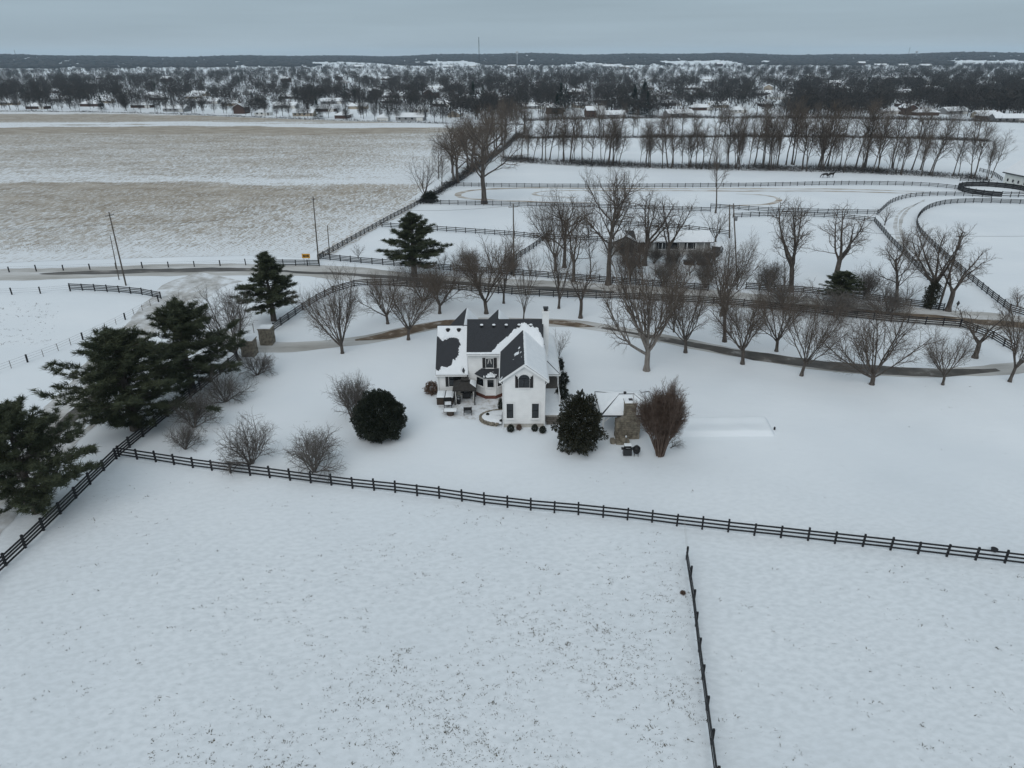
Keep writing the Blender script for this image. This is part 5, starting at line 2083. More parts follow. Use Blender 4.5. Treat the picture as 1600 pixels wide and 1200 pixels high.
# gate pillars of stone at the drive
for k, (px_, py_, ty, wp, lb) in enumerate(((416, 540, 514, 18, 'stone gate pillar at the end of the roadside fence'), (388, 558, 533, 18, 'stone gate pillar at the end of the lane fence'))):
    q = P(px_, py_)
    hgt = PZ(px_, ty, q.y).z
    wd2 = wp / FPX * 105 / 2
    o = empty('gate_pillar', (q.x, q.y, 0), 0, lb, 'pillar', 'stone gate pillars')
    g = MB()
    g.box(q.x - wd2 + .03, q.x + wd2 - .03, q.y + .03, q.y + 2 * wd2 - .03, 0, hgt - .1)
    g.build('core', M['mortar'], o)
    g = MB()
    stone_wall(g, q.x - wd2, q.x + wd2, q.y, 0, hgt - .12, .1, rs)
    stone_wall(g, q.y, q.y + 2 * wd2, q.x + wd2 - .02, 0, hgt - .12, .1, rs, None, 1)
    stone_wall(g, q.y, q.y + 2 * wd2, q.x - wd2 + .02, 0, hgt - .12, .1, rs, None, -1)
    s_ = g.build('stonework', M['stone'], o)
    s_['kind'] = 'stuff'
    g = MB()
    g.box(q.x - wd2 - .1, q.x + wd2 + .1, q.y - .1, q.y + 2 * wd2 + .1, hgt - .12, hgt)
    g.build('cap', M['stone'], o)
    g = MB()
    g.box(q.x - wd2 - .04, q.x + wd2 + .04, q.y - .04, q.y + 2 * wd2 + .04, hgt, hgt + .06)
    g.build('snow', M['roofsnow'], o)
q = P(384, 536, 0)
o = empty('lamp_post', (P(397, 520).x, P(397, 520).y, 0), 0, 'thin gate post standing beside the stone pillar', 'post')
g = MB()
q = P(397, 520)
g.tube([(q.x, q.y, 0), (q.x, q.y, 1.5)], .05, 6)
g.build('shaft', M['grey_wood'], o)
# tape gate in the gap of the dividing fence, feed tub
a, b = P(1068, 824), P(1072.5, 872)
o = empty('tape_gate', ((a.x + b.x) / 2, (a.y + b.y) / 2, 0), 0, 'pale tape strung across the gap between the two foreground fences', 'gate')
for h in (.45, .8, 1.15):
    g = MB()
    pts = [Vector((a.x, a.y, h)).lerp(Vector((b.x, b.y, h)), k / 8) - Z_ * .10 * math.sin(math.pi * k / 8) for k in range(9)]
    for k in range(8):
        u_, v_ = pts[k], pts[k + 1]
        g.quad(u_ - Z_ * .03, v_ - Z_ * .03, v_ + Z_ * .03, u_ + Z_ * .03)
    g.build('tape', M['tape'], o)
q = P(1553, 861)
o = empty('feed_tub', (q.x, q.y, gzf(q.x, q.y)), 0, 'dark round feed tub lying behind the front fence', 'tub')
g = MB()
g.lathe((q.x, q.y, gzf(q.x, q.y)), [(.20, 0), (.26, .24), (.28, .26), (.22, .25)], 14)
g.build('body', M['black'], o, smooth=True)
q = P(1067, 927)
plant('weed_clump', 'hydrangea', q, .30, .50, 'dark weed clump in the snow beside the dividing fence', 'plant', crown='foliage', trunk='stem')


# ------------------------------------------------------------------ utility poles, wires, signs
def pole(bx, by, ty, lean_px, label, arm=0.0, box=False, r=.15, tilt=0.0):
    b = P(bx, by)
    t = PZ(bx + lean_px, ty, b.y)
    o = empty('utility_pole', tuple(b), 0, label, 'pole')
    g = MB()
    g.tube([b - Z_ * .3, b.lerp(t, .5), t], [r, r * .85, r * .65], 8)
    g.build('shaft', M['pole'], o, smooth=True)
    if arm:
        g = MB()
        dr = Vector((math.cos(tilt), math.sin(tilt), 0))
        c = b.lerp(t, .955)
        g.tube([c - dr * arm, c + dr * arm], .06, 4)
        g.build('crossarm', M['pole'], o)
        for k in (-1, -.35, .35, 1):
            g = MB()
            q_ = c + dr * arm * k * .95
            g.lathe((q_.x, q_.y, q_.z + .05), [(.04, 0), (.06, .08), (.04, .16)], 6)
            g.build('insulator', M['metal'], o)
    if box:
        g = MB()
        c = b.lerp(t, .82)
        g.lathe((c.x + .35, c.y - .1, c.z - .45), [(.22, 0), (.24, .1), (.24, .75), (.15, .85)], 10)
        g.build('transformer', M['metal'], o)
    return t


def t_lean(bx, by, ty):
    """pixel lean of a plumb pole"""
    b = P(bx, by)
    z = PZ(bx, ty, b.y).z
    v = ROT.transposed() @ (Vector((b.x, b.y, z)) - Vector((0, 0, CAMH)))
    return 800 + FPX * v.x / -v.z - bx


tops = []
tops.append(pole(197, 446, 331, -27, 'tall utility pole leaning at the roadside by the curved fence', .9, tilt=1.2))
pole(186, 437, 368, -14, 'shorter thin pole beside the tall roadside utility pole', r=.1)
tops.append(pole(498, 412, 307, -9, 'tall utility pole at the corner of the field fence', .5, tilt=1.2))
pole(515.5, 404, 352, -4, 'short pole just behind the field fence corner', r=.12)
tops.append(pole(803, 432, 318, -1, 'utility pole between the trees straight behind the house roof', .9, tilt=.3))
tops.append(pole(1152, 440, 318, -6, 'utility pole beside the white ranch house', .4, True, tilt=.2))
tops.append(pole(1466, 484, 364, 37, 'leaning utility pole with crossarm by the farm lane', .8, True, tilt=.2, r=.18))
pole(1140, 372, 323, 0, 'short pale pole beyond the ranch house', r=.2)


def wire(a, b, label, sag=1.2):
    g = MB()
    n = 16
    g.tube([Vector(a).lerp(Vector(b), k / n) - Z_ * sag * math.sin(math.pi * k / n) for k in range(n + 1)], .022, 3, False)
    o = g.build('power_line', M['dark_metal'])
    return tag(o, label, 'cable')


left = Vector((-150, 118, 11.5))
wire(left, tops[0] - Z_ * 2.2, 'thin power line coming in to the leaning roadside pole', .9)
wire(tops[0] - Z_ * 2.2, tops[1] - Z_ * 1.0, 'thin power line from the leaning pole to the field corner pole', 1.4)
wire(tops[1] - Z_ * .5, tops[2] - Z_ * .4, 'thin power line from the field corner pole to the pole behind the house', 1.5)
wire(tops[2] - Z_ * .4, tops[3] - Z_ * .5, 'thin power line from the pole behind the house to the ranch house', 1.5)
wire(tops[3] - Z_ * .5, tops[4] - Z_ * .5, 'thin power line from the ranch house to the farm lane pole', 1.5)
wire(tops[4] - Z_ * .5, tops[4] + Vector((60, 20, -1)), 'thin power line running out over the right hand paddock', 1.5)

b = P(478, 413)
ctr = PZ(478, 400, b.y)
o = empty('arrow_sign', tuple(b), 0, 'yellow road sign with a black double headed arrow', 'sign')
g = MB()
g.box(ctr.x - .80, ctr.x + .80, b.y - .02, b.y + .02, ctr.z - .45, ctr.z + .45)
pl = g.build('plate', M['yellow'], o)
g = MB()
yy = b.y - .025
g.add([(ctr.x + q[0], yy, ctr.z + q[1]) for q in ((-.66, 0), (-.34, .30), (-.34, .12), (.34, .12), (.34, .30), (.66, 0), (.34, -.30), (.34, -.12), (-.34, -.12), (-.34, -.30))], [tuple(reversed(range(10)))])
g.build('double_arrow', M['black'], pl)
for dx in (-.5, .5):
    g = MB()
    g.box(ctr.x + dx - .04, ctr.x + dx + .04, b.y + .03, b.y + .09, 0, ctr.z + .4)
    g.build('post', M['metal'], o)
b = P(1492, 489)
ctr = PZ(1497, 474, b.y)
o = empty('road_sign', tuple(b), 0, 'small dark diamond sign on a thin post by the farm lane', 'sign')
g = MB()
g.tube([b, (ctr.x, b.y, ctr.z + .4)], .035, 6)
g.build('post', M['metal'], o)
g = MB()
for sy in (-.06, -.04):
    pass
g.add([(ctr.x + q[0], b.y - .05 + q[2], ctr.z + q[1]) for q in ((-.3, 0, 0), (0, -.5, 0), (.3, 0, 0), (0, .5, 0), (-.3, 0, .02), (0, -.5, .02), (.3, 0, .02), (0, .5, .02))], [(0, 1, 2, 3), (7, 6, 5, 4), (0, 4, 5, 1), (1, 5, 6, 2), (2, 6, 7, 3), (3, 7, 4, 0)])
g.build('plate', M['dark_metal'], o)

# ------------------------------------------------------------------ evergreens of the yard
for (ky, bx, by, ty, wp, lb, lean) in (
        ('pine0', 212, 671, 515, 232, 'broad dark pine beside the lane fence, largest of the evergreens', (0, 0)),
        ('pine2', 302, 612, 472, 172, 'dark pine behind the broad pine, beside the pale bare tree', (0, 0)),
        ('pine2', 58, 800, 632, 215, 'dark pine cut off by the picture edge beside the lane fence', (0, 0)),
        ('pine3', 428, 501, 394, 104, 'pointed dark pine by the roadside fence near the gate', (0, 0)),
        ('pine3', 648, 432, 332, 108, 'pointed dark pine rising behind the bare trees across the road', (0, 0)),
        ('pine2', 1312, 468, 424, 76, 'low spreading evergreen by the far fence of the road', (0, 0))):
    plant_px('pine_tree', ky, bx, by, ty, wp, lb, lean=lean)

# ------------------------------------------------------------------ bare trees one can tell apart
T = [
    ('vase0', 535, 552, 412, 122, 'fan shaped bare tree beside the drive nearest the gate'),
    ('vase1', 606, 506, 415, 92, 'bare tree behind the drive left of the brown thawed stretch'),
    ('vase2', 638, 531, 428, 104, 'bare tree standing in front of the brown thawed drive'),
    ('vase3', 687, 490, 402, 96, 'bare tree just left of the house roof behind the drive'),
    ('vase4', 760, 490, 372, 116, 'fan shaped bare tree directly behind the house ridge'),
    ('young0', 787, 474, 352, 70, 'slim bare tree behind the fan shaped tree over the house ridge'),
    ('young1', 818, 503, 366, 56, 'slim multi stemmed bare tree close behind the house ridge'),
    ('young0', 873, 482, 348, 76, 'upright bare tree behind the white chimney'),
    ('fork0', 907, 497, 408, 62, 'small leaning bare tree beyond the drive right of the chimney'),
    ('vasebig', 1010, 579, 384, 168, 'big pale barked fan shaped tree on the lawn, largest near the house'),
    ('vase2', 1071, 551, 428, 116, 'fan shaped bare tree behind the big pale barked one'),
    ('young1', 1053, 519, 408, 70, 'slim bare tree across the drive behind the big pale barked one'),
    ('fork1', 1132, 534, 414, 74, 'leaning bare tree across the drive with dark trunk'),
    ('vase4', 1160, 569, 446, 112, 'bare tree on the lawn edge with one low side limb'),
    ('vase3', 1213, 549, 430, 104, 'bare tree across the drive between two lawn trees'),
    ('vase2', 1252, 587, 462, 112, 'bare tree on the near edge of the dark drive, narrow trunk'),
    ('vase0', 1362, 600, 466, 170, 'widest fan shaped bare tree on the near edge of the drive'),
    ('vase3', 1473, 601, 512, 84, 'small leaning fan shaped bare tree near the end of the drive'),
    ('fork0', 1523, 559, 480, 84, 'crooked bare tree at the bend of the roadside fence'),
    ('vase4', 1577, 598, 470, 96, 'bare tree at the right edge beside the end of the drive'),
    ('vase2', 1126, 494, 358, 96, 'bare tree just inside the roadside fence in front of the ranch house'),
    ('spread0', 950, 445, 258, 116, 'tall spreading bare tree by the far fence of the road'),
    ('spread1', 882, 418, 292, 96, 'bare tree thick with twigs left of the tall spreading one'),
    ('vase2', 868, 424, 298, 84, 'dense bushy bare tree just left of the twiggy one across the road'),
    ('fork0', 896, 440, 336, 60, 'leaning dark bare tree at the far fence of the road'),
    ('tall0', 922, 436, 330, 44, 'thin straight bare tree beside the tall spreading one'),
    ('fork1', 1007, 415, 300, 84, 'crooked bare tree in front of the white ranch house'),
    ('young1', 985, 445, 340, 62, 'thin bare tree between road fence and ranch house'),
    ('fork0', 1043, 416, 306, 64, 'forked bare tree right of the ranch house windows'),
    ('tall1', 1118, 333, 196, 56, 'tall lone bare tree with a straight trunk beyond the ranch house'),
    ('young0', 1118, 378, 326, 54, 'small bushy bare tree behind the end of the ranch house'),
    ('fork1', 1235, 456, 306, 98, 'open bare tree with rising limbs in the snowy paddock'),
    ('fork0', 1305, 440, 320, 92, 'fork limbed bare tree rising behind the low evergreen'),
    ('spread2', 1398, 478, 366, 96, 'rugged low branched bare tree with broken top by the farm lane'),
    ('fork1', 1450, 480, 342, 92, 'bare tree with ivy covered trunk by the road fence'),
    ('fork0', 1481, 486, 384, 88, 'bare tree with pale trunk beside the leaning pole'),
    ('spread0', 757, 318, 172, 118, 'large bare tree standing at the paddock fence below the hedgerow'),
    ('spread1', 715, 286, 186, 84, 'leaning bare tree on the field edge left of the large one'),
    ('spread2', 738, 268, 178, 80, 'bare tree in the hedgerow behind the large one'),
    ('young0', 664, 312, 242, 54, 'bare tree at the field fence corner above a dark bush'),
    ('tall0', 690, 300, 240, 30, 'thin bare tree between the corner bush and the hedgerow'),
    ('young1', 1590, 478, 446, 46, 'small bare tree at the right edge by the paddock fence'),
    ('young0', 1382, 352, 322, 34, 'sapling at the bend of the farm lane'),
    ('young1', 1412, 392, 352, 34, 'sapling on the verge of the farm lane, below the bend'),
    ('young0', 1436, 402, 352, 38, 'sapling between the two fences of the farm lane'),
    ('young1', 560, 405, 378, 26, 'small sapling inside the paddock near the field fence corner'),
]
for (ky, bx, by, ty, wp, lb) in T:
    plant_px('bare_tree', ky, bx, by, ty, wp * 1.05, lb)
plant_px('bare_tree', 'vasepale', 374, 563, 440, 135, 'pale spreading bare tree between the pines and the gate', rz=0, lean=(0, -.28))
plant_px('ivy_clump', 'ivy', 1451, 482, 428, 26, 'dark ivy clump wrapped around a bare tree trunk by the road', cat='vine', crown='foliage', trunk='stem')
plant_px('dark_bush', 'dwarf', 672, 316, 296, 30, 'dark round bush at the field fence corner', cat='shrub', crown='foliage', trunk='stem')
plant_px('vine_thicket', 'shrub1', 662, 470, 408, 84, 'dense twiggy thicket in front of the roadside pine', cat='shrub')
plant_px('vine_thicket', 'shrub0', 1300, 492, 448, 130, 'dense twiggy thicket under the low evergreen', cat='shrub')
plant_px('vine_thicket', 'shrub2', 1385, 492, 452, 92, 'dense twiggy thicket at the foot of the rugged tree', cat='shrub')
plant_px('vine_thicket', 'shrub2', 1225, 482, 440, 96, 'dense twiggy thicket at the foot of the open paddock tree', cat='shrub')
# brush along the far road fence
k_ = 0
for (x0_, y0_, x1_, y1_, n_) in ((690, 424, 840, 433, 7), (950, 410, 1110, 418, 9), (960, 427, 1110, 434, 8), (970, 445, 1110, 452, 6), (1150, 455, 1240, 460, 4), (1330, 467, 1420, 478, 4)):
    for i in range(n_):
        t = (i + rnd.random() * .8) / n_
        bx, by = x0_ + (x1_ - x0_) * t, y0_ + (y1_ - y0_) * t
        plant_px('fence_row_sapling', ['young0', 'young1', 'shrubgrey'][k_ % 3], bx, by - 2, by - rnd.uniform(26, 58), rnd.uniform(30, 52), 'thin bare sapling growing in the fence row beyond the road', group='saplings of the fence row beyond the road')
        k_ += 1

# ------------------------------------------------------------------ ranch house, barn, round pen, vehicles, horses
ra = P(958, 399)
rb2 = P(990, 400)
rc = P(1112, 407)
RYf = ra.y
ranch = empty('ranch_house', (ra.x + 8, RYf, 0), 0, 'long low white ranch house behind bare trees across the road', 'house')
gx0_, gx1_ = ra.x, rb2.x + .3
frR = (Vector((gx0_, RYf, 0)), X_, -Y_)
wz = 3.0
pk = PZ(978, 369, RYf).z
gwd = gx1_ - gx0_
pkx = PZ(978, 369, RYf).x - gx0_
g = MB()
clap(g, frR, 0, gwd, .3, pk - .15, .25, clip=lambda b: (0, gwd) if b < wz else (pkx * (b - wz) / (pk - wz), gwd - (gwd - pkx) * (b - wz) / (pk - wz)))
g.box(gx0_, gx1_, RYf + .005, RYf + 9, 0, wz - .05)
g.build('wall', M['ranch'], ranch)
g = MB()
lx1 = rc.x + 1.0
g.box(gx1_ + .02, lx1, RYf + 1.4, RYf + 8.2, 0, 2.75)
clap(g, (Vector((gx1_, RYf + 1.39, 0)), X_, -Y_), 0, lx1 - gx1_, .2, 2.75, .25)
g.build('wall', M['ranch'], ranch)
g = MB()
px2 = gx0_ + pkx
g.slab([(gx0_ - .4, RYf - .4, wz - .3), (px2, RYf - .4, pk), (px2, RYf + 9.3, pk), (gx0_ - .4, RYf + 9.3, wz - .3)], .12)
g.slab([(px2, RYf - .4, pk), (gx1_ + .4, RYf - .4, wz - .3), (gx1_ + .4, RYf + 9.3, wz - .3), (px2, RYf + 9.3, pk)], .12)
g.slab([(gx1_ + .3, RYf + .2, 2.62), (lx1 + .4, RYf + .2, 2.62), (lx1 + .4, RYf + 4.8, 4.15), (px2 + .2, RYf + 4.8, 4.15)], .12)
g.slab([(lx1 + .4, RYf + 8.8, 2.8), (px2 + .2, RYf + 8.8, 2.8), (px2 + .2, RYf + 4.8, 4.16), (lx1 + .4, RYf + 4.8, 4.16)], .12)
rr_ = g.build('roof', M['shingle'], ranch)
roof_snow(rr_, (px2 + .05, RYf - .30, pk), (gx1_ + .4 - px2, 0, wz - .3 - pk), (0, 9.4, 0), 1, 1, lambda a, b: .5, .14, step=.4)
roof_snow(rr_, (px2 - .05, RYf - .30, pk), (gx0_ - .4 - px2, 0, wz - .3 - pk), (0, 9.4, 0), 1, 1, lambda a, b: .5 if .06 < a < .9 else -.3, .14, step=.4)
roof_snow(rr_, (gx1_ + .3, RYf + .24, 2.62), (lx1 - gx1_ + .1, 0, 0), (0, 4.5, 1.5), 1, 1, lambda a, b: .5, .16, step=.4)
for (a0, a1) in ((1.6, 2.6), (2.75, 3.75)):
    window(ranch, frR, a0, a1, 1.35, 2.35, .0, 1, True, trim=.06)
for s0 in (1.15, 3.85):
    g = MB()
    g.fbox(frR, s0, s0 + .38, 1.3, 2.4, .065, .12)
    g.build('shutter', M['black'], ranch)
frL = (Vector((gx1_, RYf + 1.39, 0)), X_, -Y_)
for a0 in (5.1, 7.6, 11.0):
    window(ranch, frL, a0, a0 + 1.5, 1.0, 2.3, .3, 2, False, trim=.06)
g = MB()
g.fbox(frL, .9, 2.2, .2, 2.3, .065, .13)
g.build('door', M['wicker'], ranch)
g = MB()
for k in range(9):
    g.box(gx1_ + .4 + k * 1.75, gx1_ + .5 + k * 1.75, RYf + .25, RYf + .35, .25, 2.6)
g.box(gx1_ + .4, lx1, RYf + .2, RYf + 1.38, .12, .25)
g.build('porch_posts', M['trim'], ranch)
g = MB()
g.tube([(px2 + .9, RYf + 3.0, 3.5), (px2 + .9, RYf + 3.0, 5.3)], .06, 6)
g.build('flue', M['metal'], ranch)


def vehicle(c, rz, label, m, bed=True, s=1.0):
    o = empty('parked_truck' if bed else 'parked_car', (0, 0, 0), 0, label, 'truck' if bed else 'car')
    g = MB()
    prof = [(-2.6, .45), (2.6, .45), (2.6, .95), (1.2, 1.08), (.75, 1.72), (-.75, 1.75), (-.95, 1.1), (-2.6, 1.08)] if bed else [(-2.2, .4), (2.2, .4), (2.25, .8), (1.2, .95), (.6, 1.45), (-1.0, 1.47), (-1.9, 1.0), (-2.2, .95)]
    n = len(prof)
    vs2 = [(x, y, z) for y in (-.9, .9) for (x, z) in prof]
    g.add(vs2, [tuple(range(n)), tuple(reversed(range(n, 2 * n)))] + [(i, i + n, (i + 1) % n + n, (i + 1) % n) for i in range(n)])
    g.build('body', m, o)
    for sy in (-1, 1):
        g = MB()
        q = [(.95, 1.12), (.62, 1.64), (-.62, 1.66), (-.75, 1.12)] if bed else [(1.0, .98), (.5, 1.38), (-.9, 1.4), (-1.5, 1.0)]
        g.add([(x, sy * .905, z) for x, z in q], [(0, 1, 2, 3)])
        g.build('side_window', M['glass'], o)
        for sx in (-1.6, 1.6):
            g = MB()
            g.tube([(sx, sy * .72, .36), (sx, sy * .93, .36)], .36, 14)
            g.build('wheel', M['black'], o)
    g = MB()
    g.box(-.7, .7, -.8, .8, 1.76, 1.86) if bed else g.box(-.9, .5, -.75, .75, 1.475, 1.57)
    g.build('snow', M['roofsnow'], o)
    o.location = c
    o.rotation_euler = (0, 0, rz)
    o.scale = (s, s, s)
    return o


c = P(1122, 400)
vehicle((c.x, c.y + 1.5, 0), 1.1, 'dark pickup truck parked at the end of the ranch house', M['dark_metal'])
c = P(1109, 402)
vehicle((c.x, c.y, 0), .2, 'small dark car parked in front of the pickup by the ranch house', M['black'], False, .7)
for (x_, y_, sx, m_, lb) in ((1098, 413, 1.15, 'tan', 'low tan wooden crate lying in the snow before the ranch house'), (1076, 413, .95, 'wicker', 'dark brown crate lying left of the tan one before the ranch house')):
    c = P(x_, y_)
    o = empty('crate', (c.x, c.y, 0), .05, lb, 'crate')
    g = MB()
    g.box(c.x - sx, c.x + sx, c.y - .6, c.y + .6, 0, .75)
    g.build('box', M[m_], o)
    g = MB()
    g.box(c.x - sx - .05, c.x + sx + .05, c.y - .65, c.y + .65, .75, .83)
    g.build('lid', M['dark_metal'], o)
    for k in range(4):
        g = MB()
        x = c.x - sx + .1 + k * (2 * sx - .3) / 3
        g.box(x, x + .12, c.y - .63, c.y - .6, .02, .74)
        g.build('batten', M[m_], o)

# white barn at the right edge
b0, b1 = P(1567, 288), P(1600, 295.5)
u_ = (b1 - b0).normalized()
n_ = Vector((u_.y, -u_.x, 0))
barn = empty('barn', tuple(b0), 0, 'white barn with snowy roof and small dark windows at the right edge', 'barn')
BL, BD = 26.0, 12.0
eh = PZ(1568, 268, b0.y).z
fr_ = (b0, u_, n_)
g = MB()
g.fbox(fr_, 0, BL, 0, eh, -BD, 0)
O = b0
rise = 4.4
pA, pB, pC = O - n_ * 0 + Z_ * eh, O - n_ * BD + Z_ * eh, O - n_ * BD / 2 + Z_ * (eh + rise)
g.tri(pB, pA, pC)
g.build('wall', M['barn_white'], barn)
g = MB()
for k in range(9):
    g.fbox(fr_, k * 3.2 - .06, k * 3.2 + .06, 0, eh, .0, .05)
g.build('batten', M['barn_white'], barn)
g = MB()
ov = .8


def bpnt(a, c, z):
    return O + u_ * a + n_ * c + Z_ * z


g.slab([bpnt(-ov, .7, eh - .35), bpnt(BL + ov, .7, eh - .35), bpnt(BL + ov, -BD / 2, eh + rise), bpnt(-ov, -BD / 2, eh + rise)], .2)
g.slab([bpnt(BL + ov, -BD - .7, eh - .35), bpnt(-ov, -BD - .7, eh - .35), bpnt(-ov, -BD / 2, eh + rise), bpnt(BL + ov, -BD / 2, eh + rise)], .2)
br = g.build('roof', M['shingle'], barn)
g = MB()
g.slab([bpnt(-ov + .05, .62, eh - .08), bpnt(BL + ov, .62, eh - .08), bpnt(BL + ov, -BD / 2, eh + rise + .22), bpnt(-ov + .05, -BD / 2, eh + rise + .22)], .18)
g.slab([bpnt(BL + ov, -BD - .62, eh - .08), bpnt(-ov + .05, -BD - .62, eh - .08), bpnt(-ov + .05, -BD / 2, eh + rise + .22), bpnt(BL + ov, -BD / 2, eh + rise + .22)], .18)
g.build('snow', M['roofsnow'], br)
for a0 in (1.3, 3.6, 5.9, 8.5, 11.2):
    window(barn, fr_, a0, a0 + .75, 1.2, 2.1, 0, 1, True, trim=.12)

# round pen
c = P(1553, 299.5)
Rp = P(1601, 299).x - c.x
pen = empty('round_pen', tuple(c), 0, 'round pen of solid dark boards in front of the white barn', 'pen')
NP = 26
for k in range(NP):
    a0, a1 = 2 * math.pi * k / NP, 2 * math.pi * (k + 1) / NP
    p0 = c + Vector((math.cos(a0), math.sin(a0), 0)) * Rp
    p1 = c + Vector((math.cos(a1), math.sin(a1), 0)) * Rp
    g = MB()
    g.tube([p0 - Z_ * .1, p0 + Z_ * 1.7], .11, 6)
    g.build('post', M['fence'], pen)
    if k in (18, 19, 20):
        hs_ = ((.9, 1.1), (1.35, 1.55), (.35, .55))
    else:
        hs_ = ((.08, .5), (.53, .95), (.98, 1.5))
    t = (p1 - p0)
    nr = Vector((t.y, -t.x, 0)).normalized()
    for (z0, z1) in hs_:
        g = MB()
        g.fbox((p0, t.normalized(), nr), .02, t.length - .02, z0, z1, .0, .06)
        g.build('board', M['fence'], pen)


# horses
def horse(loc, rz, label, graze):
    V_ = [(-.75, 0, 1.18), (-.35, 0, 1.20), (.15, 0, 1.16), (.55, 0, 1.22)]
    R_ = [(.26, .29), (.29, .33), (.28, .33), (.24, .30)]
    E_ = [(0, 1), (1, 2), (2, 3)]

    def chain(start, pts, rad):
        p_ = start
        for q, r in zip(pts, rad):
            V_.append(q)
            R_.append((r, r))
            E_.append((p_, len(V_) - 1))
            p_ = len(V_) - 1
    if graze:
        chain(3, [(.85, 0, 1.12), (1.12, 0, .80), (1.30, 0, .50), (1.34, 0, .32), (1.36, 0, .12)], [.19, .15, .13, .125, .07])
    else:
        chain(3, [(.82, 0, 1.42), (1.05, 0, 1.62), (1.18, 0, 1.70), (1.36, 0, 1.55), (1.52, 0, 1.40)], [.19, .15, .13, .11, .07])
    for sy in (-1, 1):
        dx = .08 * sy
        chain(3, [(.55, sy * .17, .92), (.57 + dx, sy * .17, .55), (.55 + dx, sy * .17, .12), (.60 + dx, sy * .17, .02)], [.12, .075, .05, .065])
        chain(0, [(-.68, sy * .17, .92), (-.58 - dx, sy * .17, .78), (-.84 - dx, sy * .17, .50), (-.80 - dx, sy * .17, .12), (-.75 - dx, sy * .17, .02)], [.17, .12, .07, .05, .065])
    chain(0, [(-.98, 0, 1.15), (-1.08, 0, .85), (-1.06, 0, .45)], [.07, .06, .03])
    me = bpy.data.meshes.new('horse')
    me.from_pydata(V_, E_, [])
    o = bpy.data.objects.new('horse', me)
    C.objects.link(o)
    me.materials.append(M['horse'])
    me.skin_vertices.new() if hasattr(me.skin_vertices, 'new') and not me.skin_vertices else None
    sk = o.modifiers.new('skin', 'SKIN')
    if not me.skin_vertices:
        bm = bmesh.new()
        bm.from_mesh(me)
        bm.verts.layers.skin.verify()
        bm.to_mesh(me)
        bm.free()
    for i, (a, b) in enumerate(R_):
        me.skin_vertices[0].data[i].radius = (a, b)
        me.skin_vertices[0].data[i].use_root = i == 1
    sub = o.modifiers.new('sub', 'SUBSURF')
    sub.levels = sub.render_levels = 2
    o.location = loc
    o.rotation_euler = (0, 0, rz)
    o.scale = (1.1, 1.25, 1.12)
    tag(o, label, 'horse', 'horses in the far paddock')
    for sy in (-1, 1):
        g = MB()
        h_ = Vector((1.30, sy * .07, .55)) if graze else Vector((1.14, sy * .07, 1.80))
        d_ = Vector((-.12, sy * .05, .16)) if graze else Vector((0, sy * .03, .18))
        g.tri(h_ + Vector((-.04, 0, 0)), h_ + Vector((.05, 0, 0)), h_ + d_)
        g.tri(h_ + Vector((.05, 0, 0)), h_ + Vector((-.04, sy * .03, 0)), h_ + d_)
        ORG[o.name] = Vector((0, 0, 0))
        g.build('ear', M['horse'], o)
    return o


h1, h2 = P(1288.5, 278), P(1298.5, 277.5)
horse(tuple(h1), math.pi - .1, 'dark horse grazing with its head down, left of the pair', True)
horse(tuple(h2), .15, 'dark horse standing, right of the pair in the far paddock', False)

# ------------------------------------------------------------------ treelines beyond the paddocks
rl = random.Random(21)
k_ = 0


def tree_row(pts, n, hmin, hmax, label, group, jy=3.0, wmul=(.32, .68), keys=('tall0', 'tall1', 'tall2', 'tall3')):
    global k_
    w_ = [P(*q) for q in pts]
    st = resample(w_, sum((w_[i + 1] - w_[i]).length for i in range(len(w_) - 1)) / n)
    for q in st:
        q = q + Vector((rl.uniform(-5, 5), rl.uniform(-jy, jy), 0))
        h = rl.uniform(hmin, hmax)
        plant('treeline_tree', keys[k_ % len(keys)], q, h, h * rl.uniform(*wmul), label, 'tree', group, rz=rl.uniform(0, 6.28), lean=(rl.uniform(-.06, .06), rl.uniform(-.06, .06)))
        k_ += 1


TLG = 'treeline along the paddocks'
tree_row([(800, 248), (900, 255), (1010, 260)], 28, 13, 21, 'slim bare tree in the treeline left of the tall lone tree', TLG)
tree_row([(1010, 261), (1150, 264), (1300, 267)], 36, 13, 22, 'slim bare tree in the treeline behind the exercise track', TLG)
tree_row([(1170, 256), (1290, 259), (1440, 266)], 17, 18, 26, 'taller bare tree rising above the treeline behind the two horses', TLG, wmul=(.4, .6))
tree_row([(1300, 268), (1440, 274), (1548, 281)], 22, 12, 21, 'slim bare tree in the treeline towards the white barn', TLG, wmul=(.4, .6))
tree_row([(690, 287), (730, 262), (770, 236), (820, 206)], 16, 13, 21, 'bare hedgerow tree on the slanting edge of the stubble field', 'hedgerow trees along the stubble field', 2, (.45, .7), ('spread0', 'tall0', 'fork0', 'spread2', 'tall3'))
tree_row([(830, 214), (1000, 213), (1200, 212), (1380, 214), (1540, 218)], 44, 11, 18, 'bare tree in the second hedgerow behind the paddock treeline', 'second hedgerow', 4, (.4, .65))


